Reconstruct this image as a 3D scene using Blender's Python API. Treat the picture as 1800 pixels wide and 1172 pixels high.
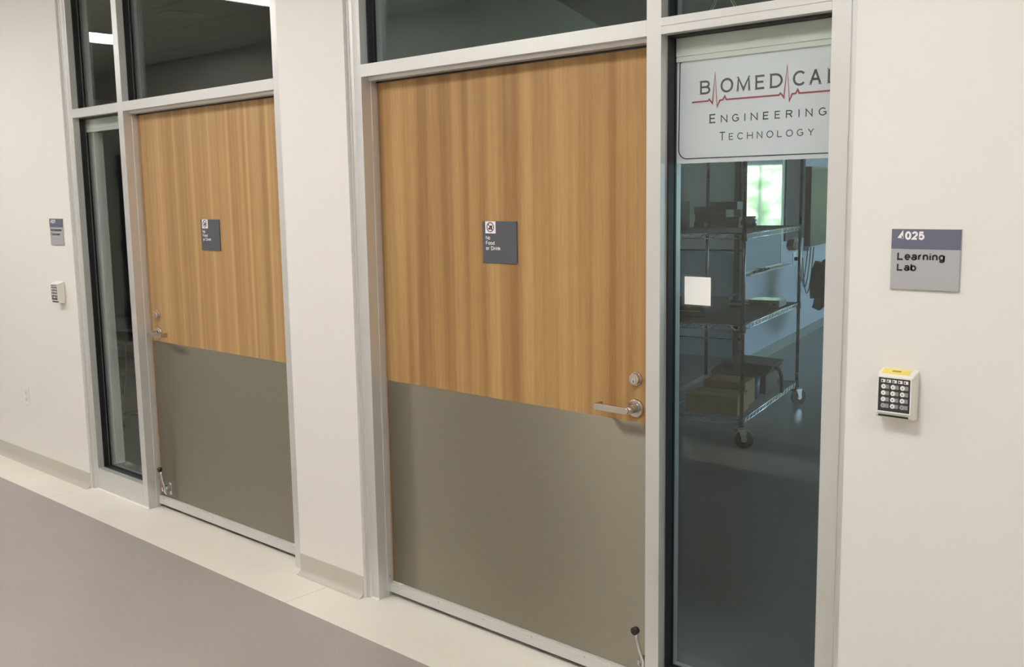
import bpy, bmesh, math, random
from mathutils import Vector, Matrix

random.seed(7)
for o in list(bpy.data.objects):
    bpy.data.objects.remove(o, do_unlink=True)
S = bpy.context.scene
COL = S.collection

# ------------------------------------------------------------------ camera
cd = bpy.data.cameras.new('camera')
cam = bpy.data.objects.new('camera', cd)
COL.objects.link(cam)
YAW, PITCH, ROLL = 0.73930, 0.13640, -0.01547


def _rot(axis, a):
    return Matrix.Rotation(a, 3, axis)


R0 = Matrix(((1, 0, 0), (0, 0, -1), (0, 1, 0)))
RC = _rot('Z', ROLL) @ _rot('X', PITCH) @ _rot('Y', YAW) @ R0      # world -> image axes (right, down, forward)
right, down, fwd = RC[0], RC[1], RC[2]
M = Matrix((right, -down, -fwd)).transposed().to_4x4()
M.translation = Vector((0, 0, 1.667))
cam.matrix_world = M
cd.sensor_width = 36.0
cd.lens = 1755.6 / 1800 * 36.0
cd.clip_start = 0.05
S.camera = cam

# ------------------------------------------------------------------ world, view
S.view_settings.view_transform = 'Standard'
S.view_settings.look = 'None'
S.view_settings.gamma = 1.0
S.view_settings.exposure = 0.0
try:
    S.view_settings.use_curve_mapping = False
except Exception:
    pass
SKY_STRENGTH = 12.0
LAMP_STRENGTH = 42.5
W = bpy.data.worlds.new('sky')
S.world = W
W.use_nodes = True
wn = W.node_tree
bg = wn.nodes['Background']
bg.inputs['Color'].default_value = (0.58, 0.82, 1.0, 1)
bg.inputs['Strength'].default_value = SKY_STRENGTH


# ------------------------------------------------------------------ materials
def mat(name, color, rough=0.5, metal=0.0, spec=0.5, coat=0.0):
    m = bpy.data.materials.new(name)
    m.use_nodes = True
    b = m.node_tree.nodes['Principled BSDF']
    b.inputs['Base Color'].default_value = (*color, 1)
    b.inputs['Roughness'].default_value = rough
    b.inputs['Metallic'].default_value = metal
    b.inputs['Specular IOR Level'].default_value = spec
    b.inputs['Coat Weight'].default_value = coat
    return m


def nt(m):
    n = m.node_tree
    return n, n.nodes['Principled BSDF']


def add(n, t, **kw):
    x = n.nodes.new(t)
    for k, v in kw.items():
        setattr(x, k, v)
    return x


def coords(n, scale=(1, 1, 1)):
    g = add(n, 'ShaderNodeNewGeometry')
    mp = add(n, 'ShaderNodeMapping')
    mp.inputs['Scale'].default_value = scale
    n.links.new(g.outputs['Position'], mp.inputs['Vector'])
    return mp.outputs['Vector']


def noise(n, vec, scale, detail=3, rough=0.5):
    x = add(n, 'ShaderNodeTexNoise')
    x.inputs['Scale'].default_value = scale
    x.inputs['Detail'].default_value = detail
    x.inputs['Roughness'].default_value = rough
    n.links.new(vec, x.inputs['Vector'])
    return x.outputs['Fac']


def ramp(n, fac, stops):
    r = add(n, 'ShaderNodeValToRGB')
    e = r.color_ramp.elements
    e[0].position, e[0].color = stops[0][0], (*stops[0][1], 1)
    e[1].position, e[1].color = stops[-1][0], (*stops[-1][1], 1)
    for p, c in stops[1:-1]:
        k = e.new(p)
        k.color = (*c, 1)
    n.links.new(fac, r.inputs['Fac'])
    return r.outputs['Color']


def mix(n, a, b, fac, mode='MIX'):
    x = add(n, 'ShaderNodeMix', data_type='RGBA', blend_type=mode)
    for sock, v in ((x.inputs[0], fac), (x.inputs[6], a), (x.inputs[7], b)):
        if hasattr(v, 'is_linked') or hasattr(v, 'links'):
            n.links.new(v, sock)
        elif isinstance(v, (int, float)):
            sock.default_value = v
        else:
            sock.default_value = (*v, 1)
    return x.outputs[2]


def bump(n, b, h, strength=0.1, dist=0.002):
    x = add(n, 'ShaderNodeBump')
    x.inputs['Strength'].default_value = strength
    x.inputs['Distance'].default_value = dist
    n.links.new(h, x.inputs['Height'])
    n.links.new(x.outputs['Normal'], b.inputs['Normal'])


def speckled(name, c1, c2, scale, rough=0.5, bumps=0.05, big=None):
    m = mat(name, c1, rough)
    n, b = nt(m)
    v = coords(n)
    c = ramp(n, noise(n, v, scale, 2, 0.7), [(0.35, c1), (0.65, c2)])
    if big:
        c = mix(n, c, ramp(n, noise(n, v, big[0], 3), [(0.3, (big[1],) * 3), (0.7, (1.0,) * 3)]), 1.0, 'MULTIPLY')
    n.links.new(c, b.inputs['Base Color'])
    if bumps:
        bump(n, b, noise(n, v, scale * 0.7, 2), bumps, 0.001)
    return m


def s2l(r, g, b):
    return tuple(((c / 255) / 12.92 if c / 255 <= 0.04045 else ((c / 255 + 0.055) / 1.055) ** 2.4) for c in (r, g, b))


M_WALL = speckled('painted_drywall', (0.775, 0.755, 0.715), (0.785, 0.765, 0.725), 260, 0.62, 0.06)
M_CEIL = speckled('ceiling_tile', (0.72, 0.71, 0.68), (0.62, 0.61, 0.58), 90, 0.9, 0.2)
M_GRID = mat('ceiling_grid', (0.08, 0.08, 0.08), 0.7)
M_FLOOR = speckled('taupe_rubber_floor', (0.295, 0.265, 0.237), (0.455, 0.415, 0.378), 330, 0.42, 0.05, (1.3, 0.9))
M_BORDER = speckled('beige_sheet_floor', (0.76, 0.725, 0.645), (0.84, 0.80, 0.72), 210, 0.38, 0.03, (2.5, 0.94))
M_COVE = speckled('coved_base', (0.50, 0.465, 0.405), (0.56, 0.525, 0.46), 210, 0.42, 0.03)
M_SEAM = mat('welded_seam', (0.33, 0.31, 0.27), 0.6)
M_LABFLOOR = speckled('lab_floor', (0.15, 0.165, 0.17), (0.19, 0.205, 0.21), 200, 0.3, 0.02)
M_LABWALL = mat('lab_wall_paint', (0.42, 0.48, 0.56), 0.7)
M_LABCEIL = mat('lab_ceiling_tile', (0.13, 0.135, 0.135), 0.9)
M_ALU = mat('clear_anodised_aluminium', (0.70, 0.695, 0.685), 0.40, 0.6)
n, b = nt(M_ALU)
v = coords(n, (60, 60, 4))
n.links.new(ramp(n, noise(n, v, 3, 2), [(0.3, (0.695, 0.69, 0.68)), (0.7, (0.705, 0.70, 0.69))]), b.inputs['Base Color'])
M_RUBBER = mat('black_gasket', (0.008, 0.008, 0.009), 0.45)
M_BLACK = mat('black_plastic', (0.015, 0.015, 0.016), 0.4)
M_DARK = mat('dark_grey_plastic', (0.06, 0.06, 0.062), 0.5)
M_NICKEL = mat('satin_nickel', (0.62, 0.57, 0.51), 0.27, 1.0)
M_CHROME = mat('chrome', (0.72, 0.72, 0.73), 0.16, 1.0)
M_SWEEP = mat('mill_aluminium', (0.66, 0.65, 0.63), 0.5, 0.35)
M_WHITE = mat('white_plastic', (0.80, 0.79, 0.76), 0.4)
M_IVORY = mat('ivory_plastic', (0.76, 0.74, 0.67), 0.42)
M_PRINTW = mat('white_print', (0.88, 0.88, 0.88), 0.5)
M_PRINTK = mat('black_print', (0.012, 0.012, 0.013), 0.5)
M_PRINTG = mat('dark_grey_print', (0.055, 0.06, 0.06), 0.5)
M_PRINTR = mat('crimson_print', s2l(165, 45, 66), 0.5)
M_SLATE = mat('slate_sign', (0.085, 0.092, 0.108), 0.42)
M_SLATE2 = mat('slate_blue_band', (0.135, 0.145, 0.20), 0.35)
M_SIGNG = mat('light_grey_sign', (0.42, 0.415, 0.43), 0.38)
M_SIGNEDGE = mat('clear_acrylic_edge', (0.6, 0.6, 0.6), 0.2)
M_YELLOW = mat('yellow_sticker', (0.80, 0.66, 0.16), 0.5)
M_SHEET = mat('white_shade_fabric', (0.80, 0.785, 0.84), 0.6)
M_FASCIA = mat('shade_fascia', (0.72, 0.72, 0.68), 0.55)
M_KEYW = mat('white_key', (0.85, 0.85, 0.85), 0.4)
M_KEYG = mat('grey_key', (0.35, 0.36, 0.36), 0.4)
M_KEYPAN = mat('keypad_panel', (0.035, 0.032, 0.034), 0.35)
M_LABEL = mat('grey_label', (0.30, 0.29, 0.29), 0.5)


def wood(name, c_dark, c_mid, c_light, stripes=None, seed=0.0):
    m = mat(name, c_mid, 0.42, 0, 0.35)
    n, b = nt(m)
    v1 = coords(n, (1, 0.3, 0.035))
    v2 = coords(n, (1, 0.3, 0.012))
    broad = noise(n, v2, 16 + seed, 2, 0.6)
    fine = noise(n, v1, 190, 3, 0.65)
    c = ramp(n, broad, [(0.36, c_dark), (0.5, c_mid), (0.64, c_light)])
    c = mix(n, c, ramp(n, fine, [(0.3, (0.84, 0.82, 0.79)), (0.65, (1.0, 1.0, 1.0))]), 1.0, 'MULTIPLY')
    if stripes:
        x0, step = stripes
        g = add(n, 'ShaderNodeNewGeometry')
        sx = add(n, 'ShaderNodeSeparateXYZ')
        n.links.new(g.outputs['Position'], sx.inputs[0])
        wob = add(n, 'ShaderNodeMath', operation='MULTIPLY_ADD')
        n.links.new(noise(n, coords(n, (1, 1, 0.4)), 3, 1), wob.inputs[0])
        wob.inputs[1].default_value = 0.01
        n.links.new(sx.outputs[0], wob.inputs[2])
        a = add(n, 'ShaderNodeMath', operation='SUBTRACT')
        n.links.new(wob.outputs[0], a.inputs[0])
        a.inputs[1].default_value = x0
        d = add(n, 'ShaderNodeMath', operation='PINGPONG')
        n.links.new(a.outputs[0], d.inputs[0])
        d.inputs[1].default_value = step / 2
        dn = add(n, 'ShaderNodeMath', operation='DIVIDE')
        n.links.new(d.outputs[0], dn.inputs[0])
        dn.inputs[1].default_value = step / 2
        st = ramp(n, dn.outputs[0], [(0.0, (0.42, 0.42, 0.42)), (0.13, (0.14, 0.14, 0.14)), (0.3, (0, 0, 0)), (1.0, (0.05, 0.05, 0.05))])
        c = mix(n, c, tuple(min(1, k * 1.45) for k in c_light), st)
    n.links.new(c, b.inputs['Base Color'])
    bump(n, b, fine, 0.04, 0.0006)
    return m


M_WOOD1 = wood('oak_veneer_striped', (0.385, 0.225, 0.088), (0.455, 0.275, 0.112), (0.51, 0.32, 0.14), (-4.86, 0.162), 5)
M_WOOD2 = wood('oak_veneer_banded', (0.335, 0.178, 0.066), (0.43, 0.25, 0.095), (0.52, 0.325, 0.135), None, 0)
M_WOODEDGE = mat('veneer_edge', (0.28, 0.13, 0.045), 0.5)

M_STEEL = mat('brushed_stainless', (0.37, 0.345, 0.285), 0.5, 1.0)
n, b = nt(M_STEEL)
b.inputs['Anisotropic'].default_value = 0.95
tv = add(n, 'ShaderNodeCombineXYZ')
tv.inputs[2].default_value = 1.0
n.links.new(tv.outputs[0], b.inputs['Tangent'])
n.links.new(ramp(n, noise(n, coords(n, (0.8, 1, 60)), 14, 3), [(0.3, (0.30, 0.278, 0.224)), (0.7, (0.335, 0.31, 0.25))]), b.inputs['Base Color'])
rr = add(n, 'ShaderNodeMapRange')
n.links.new(noise(n, coords(n, (1, 1, 1)), 3, 3), rr.inputs[0])
rr.inputs[3].default_value = 0.40
rr.inputs[4].default_value = 0.45
n.links.new(rr.outputs[0], b.inputs['Roughness'])


def glass(name, tint, gain=1.0):
    m = bpy.data.materials.new(name)
    m.use_nodes = True
    n = m.node_tree
    n.nodes.clear()
    out = add(n, 'ShaderNodeOutputMaterial')
    tr = add(n, 'ShaderNodeBsdfTransparent')
    tr.inputs[0].default_value = (*tint, 1)
    gl = add(n, 'ShaderNodeBsdfGlossy')
    gl.inputs['Roughness'].default_value = 0.0
    gl.inputs['Color'].default_value = (gain * 0.94, gain, gain * 0.95, 1)
    g = add(n, 'ShaderNodeNewGeometry')
    ior = add(n, 'ShaderNodeMapRange')
    n.links.new(g.outputs['Backfacing'], ior.inputs[0])
    ior.inputs[3].default_value = 1.52
    ior.inputs[4].default_value = 1 / 1.52
    fr = add(n, 'ShaderNodeFresnel')
    n.links.new(ior.outputs[0], fr.inputs['IOR'])
    mx = add(n, 'ShaderNodeMixShader')
    n.links.new(fr.outputs[0], mx.inputs[0])
    n.links.new(tr.outputs[0], mx.inputs[1])
    n.links.new(gl.outputs[0], mx.inputs[2])
    n.links.new(mx.outputs[0], out.inputs[0])
    return m


M_GLASS = glass('window_glass', (0.91, 0.935, 0.93), 0.95)
M_CLEAR = glass('clear_sleeve', (0.93, 0.94, 0.93))


def emit(name, color, s):
    m = bpy.data.materials.new(name)
    m.use_nodes = True
    n = m.node_tree
    n.nodes.clear()
    out = add(n, 'ShaderNodeOutputMaterial')
    e = add(n, 'ShaderNodeEmission')
    e.inputs[0].default_value = (*color, 1)
    e.inputs[1].default_value = s
    n.links.new(e.outputs[0], out.inputs[0])
    return m


M_LAMP = emit('lit_diffuser', (1.0, 0.975, 0.945), LAMP_STRENGTH)


# ------------------------------------------------------------------ mesh helpers
def box(bm, x0, x1, y0, y1, z0, z1, mi=0):
    vs = [bm.verts.new(p) for p in ((x0, y0, z0), (x1, y0, z0), (x1, y1, z0), (x0, y1, z0), (x0, y0, z1), (x1, y0, z1), (x1, y1, z1), (x0, y1, z1))]
    for f in ((3, 2, 1, 0), (4, 5, 6, 7), (0, 1, 5, 4), (1, 2, 6, 5), (2, 3, 7, 6), (3, 0, 4, 7)):
        k = bm.faces.new([vs[i] for i in f])
        k.material_index = mi


def cyl(bm, p0, p1, r0, r1=None, seg=20, caps=True):
    r1 = r0 if r1 is None else r1
    p0, p1 = Vector(p0), Vector(p1)
    d = (p1 - p0).normalized()
    a = d.orthogonal().normalized()
    c = d.cross(a)
    A, B = [], []
    for i in range(seg):
        t = 2 * math.pi * i / seg
        o = a * math.cos(t) + c * math.sin(t)
        A.append(bm.verts.new(p0 + o * r0))
        B.append(bm.verts.new(p1 + o * r1))
    for i in range(seg):
        j = (i + 1) % seg
        bm.faces.new((A[i], A[j], B[j], B[i])).smooth = True
    if caps:
        bm.faces.new(list(reversed(A)))
        bm.faces.new(B)


def tube(bm, pts, r, seg=8):
    pts = [Vector(p) for p in pts]
    rings = []
    up = None
    for i, p in enumerate(pts):
        d = (pts[min(i + 1, len(pts) - 1)] - pts[max(i - 1, 0)]).normalized()
        if up is None:
            up = d.orthogonal().normalized()
        up = (up - d * up.dot(d)).normalized()
        s = d.cross(up)
        rings.append([bm.verts.new(p + (up * math.cos(2 * math.pi * k / seg) + s * math.sin(2 * math.pi * k / seg)) * r) for k in range(seg)])
    for A, B in zip(rings, rings[1:]):
        for k in range(seg):
            j = (k + 1) % seg
            bm.faces.new((A[k], A[j], B[j], B[k])).smooth = True
    bm.faces.new(list(reversed(rings[0])))
    bm.faces.new(rings[-1])


def prism_x(bm, prof, x0, x1):
    """prof: list of (y, z), closed; extruded along x"""
    A = [bm.verts.new((x0, y, z)) for y, z in prof]
    B = [bm.verts.new((x1, y, z)) for y, z in prof]
    k = len(prof)
    for i in range(k):
        j = (i + 1) % k
        bm.faces.new((A[i], A[j], B[j], B[i]))
    bm.faces.new(list(reversed(A)))
    bm.faces.new(B)


def poly_prism(bm, pts, d):
    """pts: planar 3-D loop, extruded by vector d"""
    d = Vector(d)
    A = [bm.verts.new(p) for p in pts]
    B = [bm.verts.new(Vector(p) + d) for p in pts]
    k = len(pts)
    for i in range(k):
        j = (i + 1) % k
        bm.faces.new((A[i], A[j], B[j], B[i]))
    bm.faces.new(list(reversed(A)))
    bm.faces.new(B)


def ribbon(bm, pts, w, y, th=0.0006, closed=False):
    """flat printed line in the XZ plane, facing -y"""
    P = []
    for x, z in pts:
        if not P or (Vector((x, z)) - P[-1]).length > w * 0.06:
            P.append(Vector((x, z)))
    N = len(P)
    L, Rr = [], []
    for i in range(N):
        a = P[(i - 1) % N] if closed or i > 0 else None
        c = P[(i + 1) % N] if closed or i < N - 1 else None
        d1 = (P[i] - a).normalized() if a is not None else (c - P[i]).normalized()
        d2 = (c - P[i]).normalized() if c is not None else d1
        t = d1 + d2
        t = t.normalized() if t.length > 1e-6 else d1
        nn = Vector((-t.y, t.x))
        k = min(2.2, 1 / max(0.2, nn.dot(Vector((-d1.y, d1.x)))))
        L.append(P[i] + nn * w / 2 * k)
        Rr.append(P[i] - nn * w / 2 * k)
    rng = range(N if closed else N - 1)
    for i in rng:
        j = (i + 1) % N
        quad = [L[i], L[j], Rr[j], Rr[i]]
        f = [bm.verts.new((q.x, y, q.y)) for q in quad]
        g = [bm.verts.new((q.x, y + th, q.y)) for q in quad]
        bm.faces.new(f)
        bm.faces.new(list(reversed(g)))
        for a in range(4):
            c = (a + 1) % 4
            bm.faces.new((f[a], g[a], g[c], f[c]))


def obj(name, bm, m, parent=None, bevel=0.0, segs=2, smooth=False):
    bmesh.ops.recalc_face_normals(bm, faces=bm.faces)
    if smooth:
        for f in bm.faces:
            f.smooth = True
    me = bpy.data.meshes.new(name)
    bm.to_mesh(me)
    bm.free()
    for k in (m if isinstance(m, (list, tuple)) else [m]):
        me.materials.append(k)
    o = bpy.data.objects.new(name, me)
    COL.objects.link(o)
    if bevel:
        md = o.modifiers.new('bevel', 'BEVEL')
        md.width = bevel
        md.segments = segs
        md.limit_method = 'ANGLE'
        md.angle_limit = math.radians(40)
        md.harden_normals = False
    if parent:
        o.parent = parent
        o.matrix_parent_inverse = Matrix.Identity(4)
    return o


def bobj(name, dims, m, parent=None, bevel=0.0):
    bm = bmesh.new()
    for d in (dims if isinstance(dims[0], (list, tuple)) else [dims]):
        box(bm, *d)
    return obj(name, bm, m, parent, bevel)


def tag(o, label=None, cat=None, group=None, kind=None):
    if label:
        o['label'] = label
    if cat:
        o['category'] = cat
    if group:
        o['group'] = group
    if kind:
        o['kind'] = kind
    return o


def empty(name, loc=(0, 0, 0), rz=0.0, label=None, cat=None, group=None, kind=None):
    o = bpy.data.objects.new(name, None)
    o.empty_display_size = 0.1
    COL.objects.link(o)
    o.location = loc
    o.rotation_euler = (0, 0, rz)
    return tag(o, label, cat, group, kind)


def copy_tree(o, parent=None):
    c = o.copy()
    COL.objects.link(c)
    if parent:
        c.parent = parent
    for ch in list(o.children):
        copy_tree(ch, c)
    return c


def arc(cx, cy, rx, ry, a0, a1, n=12):
    return [(cx + rx * math.cos(math.radians(a0 + (a1 - a0) * i / n)), cy + ry * math.sin(math.radians(a0 + (a1 - a0) * i / n))) for i in range(n + 1)]


# single-stroke letter shapes: (advance width, strokes); 1.0 = capital height
GL = {
    'A': (0.80, [[(0, 0), (0.38, 1), (0.42, 1), (0.80, 0)], [(0.15, 0.33), (0.65, 0.33)]]),
    'B': (0.68, [[(0, 0), (0, 1), (0.38, 1)] + arc(0.38, 0.765, 0.25, 0.235, 90, -90, 8) + [(0.0, 0.53)], [(0.38, 0.53)] + arc(0.40, 0.265, 0.28, 0.265, 90, -90, 8) + [(0, 0)]]),
    'C': (0.80, [arc(0.42, 0.5, 0.42, 0.5, 42, 318, 18)]),
    'D': (0.78, [[(0, 0), (0, 1), (0.32, 1)] + arc(0.32, 0.5, 0.46, 0.5, 90, -90, 12) + [(0, 0)]]),
    'E': (0.62, [[(0.62, 0), (0, 0), (0, 1), (0.62, 1)], [(0, 0.52), (0.54, 0.52)]]),
    'F': (0.58, [[(0, 0), (0, 1), (0.58, 1)], [(0, 0.5), (0.50, 0.5)]]),
    'G': (0.82, [arc(0.42, 0.5, 0.42, 0.5, 45, 320, 16) + [(0.80, 0.18), (0.80, 0.46), (0.48, 0.46)]]),
    'H': (0.74, [[(0, 0), (0, 1)], [(0.74, 0), (0.74, 1)], [(0, 0.5), (0.74, 0.5)]]),
    'I': (0.04, [[(0.02, 0), (0.02, 1)]]),
    'L': (0.58, [[(0, 1), (0, 0), (0.58, 0)]]),
    'M': (0.90, [[(0, 0), (0.05, 1), (0.45, 0.05), (0.85, 1), (0.90, 0)]]),
    'N': (0.76, [[(0, 0), (0, 1), (0.76, 0), (0.76, 1)]]),
    'O': (0.88, [arc(0.44, 0.5, 0.44, 0.5, 0, 360, 24)]),
    'R': (0.70, [[(0, 0), (0, 1), (0.40, 1)] + arc(0.40, 0.75, 0.27, 0.25, 90, -90, 8) + [(0, 0.5)], [(0.36, 0.5), (0.70, 0)]]),
    'T': (0.72, [[(0.36, 0), (0.36, 1)], [(0, 1), (0.72, 1)]]),
    'Y': (0.76, [[(0.38, 0), (0.38, 0.45)], [(0, 1), (0.38, 0.45), (0.76, 1)]]),
    'a': (0.50, [arc(0.26, 0.50, 0.22, 0.22, 165, 0, 8) + [(0.48, 0.10), (0.52, 0.0)], arc(0.22, 0.20, 0.22, 0.20, 0, 360, 14)]),
    'b': (0.52, [[(0, 0), (0, 1)], arc(0.26, 0.36, 0.26, 0.36, 0, 360, 16)]),
    'd': (0.52, [[(0.52, 0), (0.52, 1)], arc(0.26, 0.36, 0.26, 0.36, 0, 360, 16)]),
    'e': (0.52, [[(0, 0.36), (0.52, 0.36)] + arc(0.26, 0.36, 0.26, 0.36, 0, 315, 16)]),
    'g': (0.52, [arc(0.26, 0.36, 0.26, 0.36, 0, 360, 16), [(0.52, 0.72), (0.52, -0.04)] + arc(0.26, -0.04, 0.26, 0.22, 0, -155, 8)]),
    'i': (0.04, [[(0.02, 0), (0.02, 0.72)], [(0.02, 0.88), (0.02, 1.0)]]),
    'k': (0.48, [[(0, 0), (0, 1)], [(0.46, 0.72), (0.03, 0.28)], [(0.16, 0.42), (0.48, 0)]]),
    'l': (0.04, [[(0.02, 0), (0.02, 1)]]),
    'm': (0.80, [[(0, 0), (0, 0.72)], arc(0.20, 0.52, 0.20, 0.20, 180, 0, 8) + [(0.40, 0)], arc(0.60, 0.52, 0.20, 0.20, 180, 0, 8) + [(0.80, 0)]]),
    'n': (0.46, [[(0, 0), (0, 0.72)], arc(0.23, 0.49, 0.23, 0.23, 180, 0, 8) + [(0.46, 0)]]),
    'o': (0.54, [arc(0.27, 0.36, 0.27, 0.36, 0, 360, 18)]),
    'p': (0.52, [[(0, -0.26), (0, 0.72)], arc(0.26, 0.36, 0.26, 0.36, 0, 360, 16)]),
    'r': (0.26, [[(0, 0), (0, 0.72)], arc(0.26, 0.42, 0.26, 0.29, 180, 90, 6)]),
    's': (0.44, [[(0.42, 0.58)] + arc(0.22, 0.54, 0.20, 0.18, 40, 250, 8) + arc(0.22, 0.19, 0.21, 0.18, 70, -150, 8)]),
    't': (0.30, [[(0.12, 0.95), (0.12, 0.12), (0.20, 0.01), (0.30, 0.01)], [(0, 0.72), (0.28, 0.72)]]),
    'u': (0.46, [[(0, 0.72), (0, 0.23)] + arc(0.23, 0.23, 0.23, 0.23, 180, 360, 8), [(0.46, 0.72), (0.46, 0)]]),
    '0': (0.58, [arc(0.29, 0.5, 0.29, 0.5, 0, 360, 20)]),
    '1': (0.30, [[(0.0, 0.74), (0.26, 1), (0.26, 0)]]),
    '2': (0.56, [arc(0.28, 0.71, 0.27, 0.29, 170, -30, 10) + [(0.0, 0.02), (0.56, 0.02)]]),
    '3': (0.54, [arc(0.26, 0.75, 0.24, 0.25, 160, -80, 9) + arc(0.26, 0.26, 0.27, 0.26, 85, -165, 10)]),
    '4': (0.60, [[(0.44, 0), (0.44, 1), (0.0, 0.25), (0.62, 0.25)]]),
    '5': (0.56, [[(0.52, 0.98), (0.10, 0.98), (0.04, 0.50)] + arc(0.27, 0.32, 0.28, 0.32, 125, -155, 12)]),
    '6': (0.56, [arc(0.28, 0.31, 0.27, 0.31, 0, 360, 16), [(0.01, 0.35), (0.06, 0.75), (0.28, 0.99), (0.50, 0.88)]]),
    '7': (0.54, [[(0, 0.98), (0.54, 0.98), (0.20, 0)]]),
    '8': (0.56, [arc(0.28, 0.75, 0.22, 0.24, 0, 360, 14), arc(0.28, 0.26, 0.27, 0.26, 0, 360, 16)]),
    '9': (0.56, [arc(0.28, 0.69, 0.27, 0.31, 0, 360, 16), [(0.55, 0.65), (0.50, 0.25), (0.28, 0.01), (0.06, 0.12)]]),
    '*': (0.5, [[(0.25, 0.2), (0.25, 0.8)], [(0, 0.35), (0.5, 0.65)], [(0, 0.65), (0.5, 0.35)]]),
    '#': (0.6, [[(0.15, 0), (0.2, 1)], [(0.4, 0), (0.45, 1)], [(0, 0.33), (0.6, 0.33)], [(0, 0.67), (0.6, 0.67)]]),
    ' ': (0.22, []),
}


def text_bm(bm, body, x0, x1, z0, z1, y, w=0.15, gap=0.26):
    """flat lettering between x0 and x1, baseline z0, capitals up to z1, facing -y; w = stroke width / capital height"""
    tot = sum(GL[ch][0] + gap for ch in body) - gap
    h = z1 - z0
    sw = h * w
    sx = (x1 - x0 - sw) / tot
    sy = h - sw
    cx = x0 + sw / 2
    for ch in body:
        adv, strokes = GL[ch]
        for st in strokes:
            pts = [(cx + px * sx, z0 + sw / 2 + py * sy) for px, py in st]
            if len(pts) > 1:
                cl = abs(pts[0][0] - pts[-1][0]) < 1e-7 and abs(pts[0][1] - pts[-1][1]) < 1e-7
                if cl:
                    pts = pts[:-1]
                ribbon(bm, pts, sw, y, 0.0004, closed=cl)
        cx += (adv + gap) * sx


def disc_bm(bm, cx, cz, r, y, th=0.0008, seg=20):
    cyl(bm, (cx, y, cz), (cx, y + th, cz), r, seg=seg)


# ------------------------------------------------------------------ dimensions
YW = 2.542          # corridor face of the wall
YF = 2.567          # face of the aluminium frames
YG = 2.632          # glass
YD = 2.648          # face of the doors
YI = 2.680          # back of the frames
YB = 2.720          # lab face of the wall
YO = -0.46          # opposite corridor wall
ZC = 3.17           # corridor ceiling
ZT = 3.02           # top of the frames
XL, XR = -14.0, 3.5

# ------------------------------------------------------------------ corridor shell
bm = bmesh.new()
for a, c in ((XL, -5.695), (-3.627, -3.184), (-1.111, XR)):
    box(bm, a, c, YW, YB, 0, ZC + 0.1)
box(bm, -5.695, -3.627, YW, YB, ZT, ZC + 0.1)
box(bm, -3.184, -1.111, YW, YB, ZT, ZC + 0.1)
tag(obj('wall_front', bm, M_WALL), 'off-white painted corridor wall around both framed doorways', 'wall', kind='structure')
tag(bobj('wall_back', (XL, XR, YO - 0.12, YO, 0, ZC + 0.1), M_WALL), kind='structure')
tag(bobj('wall_left', (XL - 0.12, XL, YO - 0.12, YB, 0, ZC + 0.1), M_WALL), kind='structure')
tag(bobj('wall_right', (XR, XR + 0.12, YO - 0.12, YB, 0, ZC + 0.1), M_WALL), kind='structure')

fl = empty('floor', label='taupe corridor floor edged with beige sheet flooring', cat='floor', kind='structure')
bobj('field', (XL, XR, -0.04, 2.292, -0.05, 0), M_FLOOR, fl)
# beige sheets laid along the wall, meeting at welded seams
seams = [XL, -8.1, -5.71, -3.40, -0.6, XR]
for a, c in zip(seams, seams[1:]):
    bobj('border_sheet', (a + 0.0012, c - 0.0012, 2.2935, 2.72, -0.05, 0.0002), M_BORDER, fl)
    bobj('border_sheet', (a + 0.0012, c - 0.0012, YO, -0.0415, -0.05, 0.0002), M_BORDER, fl)
bobj('seam_weld', [(XL, XR, 2.291, 2.2945, -0.05, -0.0002)] + [(s - 0.002, s + 0.002, 2.2935, 2.72, -0.05, -0.0001) for s in seams[1:-1]], M_SEAM, fl)


def cove(name, x0, x1, flip=False):
    prof = [(YW, 0.0), (YW, 0.093), (YW - 0.003, 0.0925)]
    r = 0.030
    for i in range(8):
        t = math.pi / 2 * i / 7
        prof.append((YW - 0.003 - r * (1 - math.cos(t)), r * (1 - math.sin(t)) + 0.0006 * (1 - i / 7)))
    prof.append((YW - 0.003 - r, 0.0))
    if flip:
        prof = [(YO + (YW - y), z) for y, z in prof]
    bm = bmesh.new()
    prism_x(bm, prof, x0, x1)
    return tag(obj(name, bm, M_COVE), kind='structure')


tag(cove('baseboard_left', XL, -5.697), 'beige coved vinyl base left of the far doorway', 'baseboard')
tag(cove('baseboard_middle', -3.625, -3.186), 'short beige coved vinyl base between the two doorways', 'baseboard')
tag(cove('baseboard_right', -1.109, XR), 'beige coved vinyl base under the room sign', 'baseboard')
cove('baseboard_back', XL, XR, True)

# ceiling: tiles in a grid with square lights
ce = empty('ceiling', label='white lay-in tile corridor ceiling seen in the glass', cat='ceiling', kind='structure')
bobj('grid_deck', (XL, XR, YO, YW, ZC + 0.006, ZC + 0.05), M_GRID, ce)
rows = [YO, -0.06, 0.54, 1.14, 1.74, 2.34, YW]
LX = [-9.1, -6.5, -3.9, -1.3, 1.3]
tile_cache = {}
x = -13.3
xs = []
while x < XR - 0.1:
    xs.append(x)
    x += 1.3
xs = [XL] + xs + [XR]
for a, c in zip(xs, xs[1:]):
    for k, (y0, y1) in enumerate(zip(rows, rows[1:])):
        aa = a
        if k == 2 and any(abs(a + 0.3 - L) < 0.05 for L in LX):
            aa = a + 0.6
        if c - aa < 0.05:
            continue
        key = (round(c - aa, 3), round(y1 - y0, 3))
        if key not in tile_cache:
            tile_cache[key] = bobj('ceiling_tile', (0.006, c - aa - 0.006, 0.006, y1 - y0 - 0.006, 0, 0.012), M_CEIL, ce)
            t = tile_cache[key]
        else:
            t = tile_cache[key].copy()
            COL.objects.link(t)
        t.location = (aa, y0, ZC - 0.002)


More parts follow.
